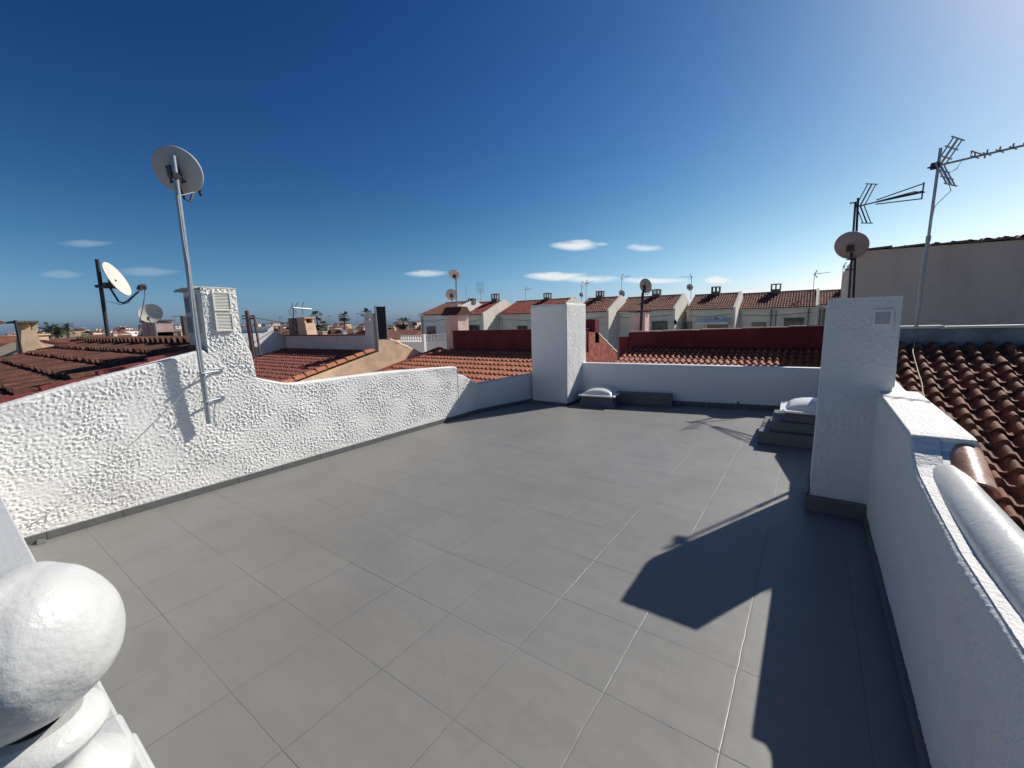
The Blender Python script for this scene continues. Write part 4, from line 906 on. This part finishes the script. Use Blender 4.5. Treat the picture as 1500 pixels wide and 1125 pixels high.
aerial('bare thin rod aerial just left of the square mesh aerial', 683, 416, 443, 36.3, 3)
aerial('small aerial on the red roof left of the square stack', 770, 423, 442, 40.5, 0)
aerial('pair aerial with a little dish just right of the square stack', 852, 415, 437, 43, 2, (851, 432, .5))
aerial('second pole of the paired aerials above the dark tiled roof', 858.5, 413, 436, 43.3, 0, None, .6)
aerial('tall thin aerial with a grey dish half way down, left of the dull round dish', 910, 405, 436, 45.4, 0, (910.5, 430, .75))
aerial('crowded aerial with several small dishes between two row house roofs', 1012, 404, 434, 47.5, 2, (1010, 421, .7), PI)
aerial('slim aerial above the widest row house near the right chimney', 1191, 400, 427, 50.5, 0)
aerial('small aerial in the sky just left of the grey dish mast', 1232, 389, 425, 52, 0)

# pierced white balcony wall
bw = thing('balcony_wall', 'white balcony wall with pierced block panels, left end shaded and right end lit', 'balcony wall', (-18.3, 17, 0))
def pierced(name, p0, p1, z0, z1, mat, th=.1):
    p0 = np.array(p0, float); p1 = np.array(p1, float); d = p1-p0; L_ = np.linalg.norm(d); d /= L_; n_ = np.array([-d[1], d[0]])
    mb = MB()
    def bx(a, b, za_, zb_):
        q = [p0+d*a, p0+d*b, p0+d*b+n_*th, p0+d*a+n_*th]
        mb.hexa([(x, y, za_) for x, y in q], [(x, y, zb_) for x, y in q])
    bx(0, L_, G, z0); bx(0, L_, z1-.06, z1); zm = (z0+z1-.06)/2; bx(0, L_, zm-.02, zm+.02); nb = max(4, int(L_/.2))
    for k in range(nb+1):
        u = min(L_-.03, k*(L_/nb)); bx(max(0, u-.03), u+.03, z0, zm-.02); bx(max(0, u-.03), u+.03, zm+.02, z1-.06)
    mb.build(name, mat, bw)
cz = 1.10
pierced('shaded_panel', (-20.4, 17.0), (-18.34, 17.0), .72, 1.10, 'white_w')
pierced('sunlit_panel', (-18.33, 17.0), (-17.4, 18.9), .72, 1.14, 'white_w')
mb = MB(); mb.hexa([(-18.42, 16.9, G), (-18.25, 16.9, G), (-18.25, 17.05, G), (-18.42, 17.05, G)], [(-18.42, 16.9, 1.16), (-18.25, 16.9, 1.16), (-18.25, 17.05, 1.16), (-18.42, 17.05, 1.16)]); mb.build('corner_post', 'white_w', bw)

# cream gable with a stout two-post chimney, far left
gx = -17.4
h = thing('house', 'far left house end with a blotchy cream gable wall and low red verge', 'house', (-20, 2, G))
mb = MB(); mb.prism_x(gx-5.8, gx, [(-2.5, G), (6.2, G), (6.2, .55), (2.6, 1.36), (2.0, 1.52), (1.0, 1.0), (-2.5, .35)]); mb.build('gable_wall', 'cream', h)
mb = MB(); mb.prism_x(gx-5.85, gx+.02, [(2.05, 1.525), (2.6, 1.365), (6.2, .555), (6.2, .60), (2.6, 1.42), (2.05, 1.58)]); mb.prism_x(gx-5.85, gx+.04, [(-2.5, .355), (1.0, 1.005), (1.45, 1.14), (1.45, 1.2), (1.0, 1.06), (-2.5, .41)]); mb.build('roof', 'tile_mid', h)
cs = thing('chimney', 'stout cream plastered chimney with a flat slab raised on two posts, far left', 'chimney', (gx-.3, 1.8, .9))
mb = MB(); X0, X1 = gx-.9, gx+.03
mb.hexa([(X0, 1.50, .8), (X1, 1.50, .8), (X1, 2.06, .8), (X0, 2.06, .8)], [(X0, 1.66, 1.86), (X1, 1.66, 1.86), (X1, 1.92, 1.86), (X0, 1.92, 1.86)]); mb.build('flue', 'cream', cs)
for a_, b_ in (((X0, 1.66, 1.861), (X0+.25, 1.93, 2.05)), ((X1-.22, 1.86, 1.861), (X1, 1.97, 2.05)), ((X1-.22, 1.60, 1.861), (X1-.1, 1.69, 2.05))): mb = MB(); mb.box(a_, b_); mb.build('cap_post', 'cream', cs)
mb = MB(); mb.box((X0-.1, 1.50, 2.051), (X1+.06, 2.0, 2.10)); mb.build('cap_slab', 'soot', cs)
mb = MB(); q = atX(22, 469, gx+.1); mb.tube([(gx+.1, q[1], .95), tuple(q)], .03, 8); tag(mb.build('metal_post', 'dark_metal'), 'thin dark post just left of the stout cream chimney', 'post')
# white gable beyond the cream gabled house roof
h = thing('house', 'white textured gable with a small peaked chimney behind the wooden pole', 'house', (-20.5, 8, G))
mb = MB(); mb.prism_x(-23, -17.8, [(7.2, G), (9.2, G), (9.2, 1.35), (8.72, 1.42), (8.42, 1.55), (8.40, 1.80), (8.36, 1.82), (8.20, 1.70), (8.16, 1.60), (7.6, 1.40), (7.2, 1.2)]); mb.build('wall', 'stucco', h)
mb = MB(); mb.prism_x(-23.1, -17.75, [(8.5, 1.53), (9.3, 1.36), (9.3, 1.31), (8.5, 1.48)]); mb.build('verge', 'slab', h)
# wooden pole pair and other small masts
def pole(label, name, cat, p0, p1, r, mat, extra=None):
    t = thing(name, label, cat, p0); mb = MB(); mb.tube([p0, p1], [r, r*.85], 8); mb.build('pole', mat, t, smooth=50)
    if extra: extra(t, np.array(p0, float), np.array(p1, float))
    return t
def ins(t, a, b):
    mb = MB()
    for k in (.82, .88): q = a+(b-a)*k; mb.box(tuple(q-np.array([.06, .16, .02])), tuple(q+np.array([.06, .16, .02])))
    mb.build('cross_arms', 'dark_metal', t)
    mb = MB(); mb.tube([a+np.array([.1, .18, 0]), a+(b-a)*.9+np.array([.1, .16, 0])], .04, 6); mb.build('stay', 'wood', t)
pole('weathered leaning wooden service pole right of the white louvred chimney', 'utility_pole', 'pole', atX(371, 520, -15.5), atX(361.5, 455, -15.5), .085, 'wood', ins)
pole('short grey pole pair behind the white gable', 'utility_pole', 'pole', atX(412, 520, -19), atX(410, 478, -19), .07, 'wood')
b_ = np.array(atX(430, 475, -17.0)); t = thing('tv_aerial', 'long rail aerial with bent rods on top of the stained double chimney', 'aerial', b_)
mb = MB(); q = np.array(atX(429.5, 451, -17.0)); mb.tube([b_, q], .025, 6); mb.build('pole', 'dark_metal', t)
mb = MB(); q2 = np.array(atX(456, 453, -17.0)); mb.tube([q, q2], .035, 6); mb.build('boom', 'alu', t)
mb = MB()
for (a1, b1, c1, d1) in ((426, 454, 429, 444), (432, 451, 436, 443), (442, 451, 445, 443), (426, 462, 423, 454), (434, 461, 433, 454), (444, 461, 443, 453)): mb.tube([atX(a1, b1, -17.0), atX(c1, d1, -17.0)], .02, 5)
mb.build('rods', 'alu', t)

# apartment block far left
h = thing('apartment_block', 'cream three storey apartment block with brown pantile eaves at the far left edge', 'building', (-66, 0, G))
mb = MB(); mb.box((-72, -14, G), (-60, 4.2, 3.0)); mb.box((-72, 4.2, G), (-61.5, 6.4, 1.6)); mb.build('wall', 'cream_w', h)
mb = MB(); mb.prism_x(-72.5, -59.5, [(-14.5, 2.9), (5.0, 2.9), (4.0, 3.4), (-5, 4.4), (-14.5, 4.4)]); mb.build('roof', 'tile_far', h)
mb = MB(); mb.hexa([(-60, -14, 1.0), (-58.6, -14, .95), (-58.6, 6.5, .95), (-60, 6.5, 1.0)], [(-60, -14, 1.75), (-58.6, -14, 1.1), (-58.6, 6.5, 1.1), (-60, 6.5, 1.75)]); mb.build('lower_roof', 'tile_far', h)
for k in range(4):
    window(h, -59.99, 3.0-k*3.2, 2.0, 1.8, .75, 'x'); window(h, -59.99, 3.0-k*3.2, -.6, 1.2, 1.1, 'x')

# ------------------------------------------------------------------ low town behind: small houses
def far_house(x, y, zb, ztop, sx, sy, rz, wall, roof, gable=True, slots=True, lab=None):
    h = thing('town_house', 'small pale low house in the distant town on the left skyline', 'house', (x, y, zb), 'small houses of the distant town')
    h.rotation_euler = (0, 0, rz)
    return h
def fh_mesh(sx, sy, hh, wall, roof, seed):
    """a little house at the origin: wall, roof, chimney"""
    h = thing('town_house', 'x', 'house', (0, 0, 0), 'small houses of the distant town')
    rg = random.Random(seed)
    mb = MB(); mb.box((-sx/2, -sy/2, -3), (sx/2, sy/2, hh)); mb.build('wall', wall, h)
    rh = rg.uniform(.8, 1.3)
    mb = MB()
    if rg.random() < .5: mb.prism_x(-sx/2-.15, sx/2+.15, [(-sy/2-.25, hh+.002), (sy/2+.25, hh+.002), (0, hh+rh)])
    else: mb.prism_y(-sy/2-.15, sy/2+.15, [(-sx/2-.25, hh+.002), (sx/2+.25, hh+.002), (0, hh+rh)])
    mb.build('roof', roof, h)
    for k in range(rg.choice((1, 2))):
        u = rg.uniform(-sx*.3, sx*.3); v = rg.uniform(-sy*.3, sy*.3); mb = MB(); mb.box((u-.35, v-.3, hh-.2), (u+.35, v+.3, hh+rh+.4)); mb.box((u-.42, v-.37, hh+rh+.4), (u+.42, v+.37, hh+rh+.48))
        mb.build('chimney', rg.choice(('white_w', 'cream', 'pink', 'cream_w')), h)
    mb = MB()
    for sg in (-1, 1):
        for k in (-1, 1):
            mb.box((k*sx*.25-.5, sg*(sy/2)+(-.03 if sg < 0 else 0), 1.1), (k*sx*.25+.5, sg*(sy/2)+(.03 if sg > 0 else 0), 2.2)); mb.box((sg*(sx/2)+(-.03 if sg < 0 else 0), k*sy*.25-.5, 1.1), (sg*(sx/2)+(.03 if sg > 0 else 0), k*sy*.25+.5, 2.2))
    mb.build('windows', 'glass', h)
    return h
kinds = [(7, 8, 3.0, 'white_w', 'tile_far'), (6, 7, 2.9, 'cream_w', 'tile_far'), (8, 7, 3.3, 'cream', 'tile_brown'), (6, 9, 3.1, 'white_w', 'tile_mid'), (9, 7, 2.9, 'mauve', 'tile_far'), (7, 7, 3.6, 'cream_w', 'tile_brown')]
protos = [fh_mesh(*k, seed=i) for i, k in enumerate(kinds)]
used = [False]*len(protos); rg = random.Random(5)
placed = []
def place_house(az, r, ki):
    x = math.sin(az)*r; y = math.cos(az)*r
    for (a_, b_) in placed:
        if math.hypot(x-a_, y-b_) < 10: return
    if x > -24 and y < 22: return
    if -76 < x < -56 and -16 < y < 9: return
    placed.append((x, y))
    p_ = protos[ki]
    if used[ki]: p_ = copy_tree(p_)
    used[ki] = True
    s = rg.uniform(.9, 1.1)
    p_.location = (x, y, hill_z(az, r)+(0 if r > 260 else 0)); p_.rotation_euler = (0, 0, rg.choice((0, .2, .42, -.15, PI/2, PI/2+.3)))
    p_['label'] = 'small pale tile roofed house in the distant town along the left skyline'
# nearer rows fill the band; farther ones climb the low rise
for r in (31, 41, 52, 64, 78, 94, 112, 134, 160, 190, 225):
    n_ = int(max(3, 1.05*r/12.5))
    for k in range(n_):
        az = math.radians(-96+ (96-33)*(k+.5*rg.random()+.2)/n_)
        if r < 45 and az > math.radians(-52): continue
        if az > math.radians(-41) and r < 70: continue
        place_house(az, r+rg.uniform(-2.5, 2.5), rg.randrange(6))
for r in (275, 310, 350, 400, 460, 540):
    for k in range(22):
        az = math.radians(-96+(96-33)*(k+rg.random())/22); place_house(az, r+rg.uniform(-15, 15), rg.randrange(6))
print('town houses', len(placed))

# ------------------------------------------------------------------ palms and trees
def fan_palm(label, base, H_, crown, seed, feather=False):
    rg2 = random.Random(seed); t = thing('palm_tree', label, 'palm tree', base)
    b_ = np.array(base, float); top = b_+np.array([rg2.uniform(-.3, .3), 0, H_])
    mb = MB(); mb.tube([b_-np.array([0, 0, .3]), b_+(top-b_)*.5+np.array([.08, 0, 0]), top], [.28, .2, .2], 8); mb.build('trunk', 'bark', t, smooth=True)
    mb = MB(); nf = 46
    for k in range(nf):
        az = rg2.uniform(0, 2*PI); el = rg2.uniform(-.9, 1.25); L_ = crown*rg2.uniform(.75, 1.05)*(1 if not feather else 1.3)
        d = np.array([math.cos(az)*math.cos(el), math.sin(az)*math.cos(el), math.sin(el)]); s = np.cross(d, (0, 0, 1)); s /= np.linalg.norm(s)
        droop = .35 if feather else .12
        prev = top.copy(); ns = 5; pts = [top+d*L_*(i/ns)-np.array([0, 0, droop*L_*(i/ns)**2]) for i in range(ns+1)]
        wd = .05*crown if feather else .0
        if feather:
            for i in range(1, ns+1):
                for sg in (-1, 1):
                    for q_ in (.0, .5):
                        p = pts[i-1]*(1-q_)+pts[i]*q_; ll = crown*.28*(1-.5*i/ns)
                        mb.add([p, p+d*.09, p+s*sg*ll-np.array([0, 0, ll*.5])+d*ll*.4], [(0, 1, 2)])
        else:
            mb.add([top, top+d*L_*.55+s*.03, top+d*L_*.55-s*.03], [(0, 1, 2)])
            c0 = top+d*L_*.5
            for j in range(-5, 6):
                a_ = j*.24; dd = d*math.cos(a_)+s*math.sin(a_); e = c0+dd*L_*.5-np.array([0, 0, .12*L_])
                w_ = np.cross(dd, d if abs(j) > 0 else s); mb.add([c0, c0+dd*L_*.3+s*.035*crown, e, c0+dd*L_*.3-s*.035*crown], [(0, 1, 2, 3)])
    mb.build('crown', 'leaf', t)
    return t
for (px, py, d_, cr, lab) in ((464, 463, 150, 2.4, 'tall thin palm right of the rail aerial, first of the skyline palms'), (504, 464, 140, 2.2, 'tall palm in the middle of the left skyline between two aerials'), (536, 459, 120, 1.9, 'thin bare palm just left of the black upright panel'),
                              (592, 473, 95, 2.0, 'round headed palm just left of the row houses'), (474, 476, 150, 1.9, 'short dark palm below the first skyline palm')):
    p = atD(px, py, d_); gz = hill_z(math.atan2(p[0], p[1]), d_); fan_palm(lab, (p[0], p[1], G), p[2]-G, cr, int(px))
for (px, py, d_, cr, lab) in ((72, 483, 105, 2.0, 'bushy feather palm right of the stout cream chimney'), (97, 482, 130, 1.9, 'small dark palm left of the large cream dish mast'), (84, 489, 100, 1.7, 'lower feather palm close behind the bushy one')):
    p = atD(px, py, d_); fan_palm(lab, (p[0], p[1], G), p[2]-G, cr, int(px), True)
def tree(label, x, y, zb, H_, R_, seed, group='dark trees among the distant houses'):
    rg2 = np.random.default_rng(seed); t = thing('tree', label, 'tree', (x, y, zb), group)
    mb = MB(); mb.tube([(x, y, zb-.3), (x+.1, y, zb+H_*.45), (x-.1, y+.1, zb+H_*.75)], [.22, .15, .06], 6); mb.build('trunk', 'bark', t)
    n_ = 420; cen = [(rg2.uniform(-.6, .6)*R_, rg2.uniform(-.6, .6)*R_, H_*rg2.uniform(.55, .92), R_*rg2.uniform(.35, .6)) for _ in range(6)]
    mb = MB()
    for k in range(n_):
        c_ = cen[k % 6]; v = rg2.normal(size=3); v /= np.linalg.norm(v); v *= c_[3]*rg2.uniform(.5, 1.05)
        p = np.array([x+c_[0]+v[0], y+c_[1]+v[1], zb+c_[2]+v[2]*.8]); a_ = rg2.normal(size=3); a_ /= np.linalg.norm(a_); b2 = np.cross(a_, v); b2 /= (np.linalg.norm(b2)+1e-6); s = R_*.13
        mb.add([p-a_*s, p+b2*s, p+a_*s, p-b2*s], [(0, 1, 2, 3)])
    mb.build('crown', 'tree_leaf', t)
rt_ = random.Random(9)
for k in range(34):
    az = math.radians(-94+58*(k+rt_.random())/34); r = rt_.choice((70, 90, 120, 150, 200, 240, 300, 380)); x = math.sin(az)*r; y = math.cos(az)*r
    zb = hill_z(az, r); H_ = (4.6 if r < 260 else 4.0)+rt_.uniform(-.6, .8)
    tree('dark leafy tree among the distant low houses on the left skyline', x, y, zb, H_, rt_.uniform(1.6, 3.0), k)
# thin masts on the skyline
ra = random.Random(21)
for k in range(26):
    az = math.radians(-92+54*(k+ra.random())/26); r = ra.uniform(45, 150); x = math.sin(az)*r; y = math.cos(az)*r
    zt = 1.7+r*ra.uniform(.006, .030); 
    t = thing('tv_aerial', 'tiny thin television aerial on the left skyline above the distant roofs', 'aerial', (x, y, 0), 'tiny aerials on the left skyline')
    mb = MB(); mb.tube([(x, y, -.5), (x, y, zt)], .0003*r+.008, 5); mb.build('pole', 'alu', t)
    mb = MB(); d = np.array([ra.uniform(.5, 1), ra.uniform(-1, 1), 0]); q = np.array([x, y, zt-.1]); mb.tube([q-d*.3, q+d*.7], .0003*r+.006, 5)
    for j in range(4): qq = q+d*(.7*j/3); mb.tube([qq-np.array([0, 0, .18]), qq+np.array([0, 0, .18])], .0002*r+.004, 4)
    mb.build('boom', 'alu', t)
# wires
mb = MB(); p0 = np.array(atX(363, 464, -15.5)); p1 = np.array(atD(560, 474, 45))
mb.tube([p0+(p1-p0)*k/12-np.array([0, 0, .5*math.sin(PI*k/12)]) for k in range(13)], .012, 5); tag(mb.build('overhead_wire', 'dark_metal'), 'thin overhead wire running right from the wooden pole', 'wire')

# ------------------------------------------------------------------ sky, clouds and sun
SE = math.asin(SUN[2]); SA = math.atan2(SUN[0], SUN[1])
wd = bpy.data.worlds.new('World'); bpy.context.scene.world = wd; wd.use_nodes = True; nt = wd.node_tree; N = nt.nodes; L = nt.links
bg = N['Background']; sky = N.new('ShaderNodeTexSky'); sky.sky_type = 'NISHITA'; sky.sun_disc = False
sky.sun_elevation = SE; sky.sun_rotation = SA; sky.air_density = 1.0; sky.dust_density = .6; sky.ozone_density = 3.0; sky.altitude = 0
def mt(op, a, b=None, c=None, cl=False):
    n = N.new('ShaderNodeMath'); n.operation = op; n.use_clamp = cl
    for i, v in enumerate((a, b, c)):
        if v is None: continue
        if isinstance(v, (int, float)): n.inputs[i].default_value = v
        else: L.new(v, n.inputs[i])
    return n.outputs[0]
tc = N.new('ShaderNodeTexCoord'); sp = N.new('ShaderNodeSeparateXYZ'); L.new(tc.outputs['Generated'], sp.inputs[0])
az = mt('ARCTAN2', sp.outputs['X'], sp.outputs['Y']); el = mt('ARCSINE', sp.outputs['Z'])
cmb = N.new('ShaderNodeCombineXYZ'); L.new(mt('MULTIPLY', az, 10), cmb.inputs[0]); L.new(mt('MULTIPLY', el, 42), cmb.inputs[1])
nz = N.new('ShaderNodeTexNoise'); nz.inputs['Scale'].default_value = 1.5; nz.inputs['Detail'].default_value = 7; nz.inputs['Roughness'].default_value = .62; L.new(cmb.outputs[0], nz.inputs['Vector'])
wob = mt('SUBTRACT', nz.outputs['Fac'], .5)
clouds = [(842, 359.5, 40, 9, .85), (945, 363, 30, 6, .6), (880, 358, 14, 3, .35), (622, 400.5, 34, 6, .55), (815, 405, 48, 8, .85), (862, 409, 50, 6.5, .7), (955, 411, 60, 5, .75), (1050, 410.5, 24, 6.5, .9), (1108, 436, 62, 11, .8), (125, 356, 42, 7, .16), (92, 402, 34, 7, .13), (215, 398, 52, 8, .15), (480, 402, 60, 8, .0)]
acc = None
for (px, py, w_, h_, st_) in clouds:
    if st_ == 0: continue
    r_ = ray(px, py); r_ = r_/np.linalg.norm(r_); a0 = math.atan2(r_[0], r_[1]); e0 = math.asin(r_[2])
    r1 = ray(px+w_, py-w_*.0); r1 = r1/np.linalg.norm(r1); da = math.atan2(r1[0], r1[1])-a0; tl = (math.asin(r1[2])-e0)/da
    r2 = ray(px, py-h_); r2 = r2/np.linalg.norm(r2); de = abs(math.asin(r2[2])-e0)
    u = mt('DIVIDE', mt('SUBTRACT', az, a0), abs(da)); 
    v = mt('DIVIDE', mt('SUBTRACT', mt('SUBTRACT', el, e0), mt('MULTIPLY', mt('SUBTRACT', az, a0), tl)), de)
    rr = mt('ADD', mt('POWER', mt('ABSOLUTE', u), 1.6), mt('POWER', mt('ABSOLUTE', mt('SUBTRACT', v, mt('MULTIPLY', wob, 1.0))), 1.7))
    m_ = mt('MULTIPLY', mt('MULTIPLY', mt('SUBTRACT', mt('ADD', 1.0, mt('MULTIPLY', wob, 1.4)), rr), 1.25, cl=True), st_)
    acc = m_ if acc is None else mt('MAXIMUM', acc, m_)
mx = N.new('ShaderNodeMixRGB'); L.new(acc, mx.inputs['Fac']); 
sx = N.new('ShaderNodeSeparateColor'); L.new(sky.outputs[0], sx.inputs[0]); cx_ = N.new('ShaderNodeCombineColor')
low = mt('SUBTRACT', 1.0, mt('DIVIDE', mt('MAXIMUM', el, 0.0), .22), cl=True)
for ch_, g_, k_, t_ in zip(range(3), SKY_G, SKY_K, SKY_LOW):
    q_ = mt('MULTIPLY', mt('POWER', mt('MULTIPLY', sx.outputs[ch_], .1), g_), k_)
    q_ = mt('MULTIPLY', q_, mt('ADD', 1.0, mt('MULTIPLY', mt('MULTIPLY', low, low), t_-1)))
    L.new(mt('DIVIDE', mt('MINIMUM', q_, 1.15), SKY_STR*2**EXPO), cx_.inputs[ch_])
L.new(cx_.outputs[0], mx.inputs['Color1']); mx.inputs['Color2'].default_value = rgb(CLOUD)
L.new(mx.outputs[0], bg.inputs['Color']); bg.inputs['Strength'].default_value = SKY_STR
sl_ = bpy.data.lights.new('sun', 'SUN'); so = bpy.data.objects.new('sun', sl_); C.objects.link(so)
sl_.energy = SUN_E; sl_.angle = math.radians(.53); sl_.color = (1, .955, .88)
so.rotation_euler = Vector(tuple(SUN)).to_track_quat('Z', 'Y').to_euler(); so.location = (10, 20, 20)
sc = bpy.context.scene
sc.view_settings.view_transform = 'Standard'; sc.view_settings.look = 'None'; sc.view_settings.gamma = 1; sc.view_settings.exposure = EXPO
sc.render.engine = 'CYCLES'; sc.cycles.max_bounces = 6
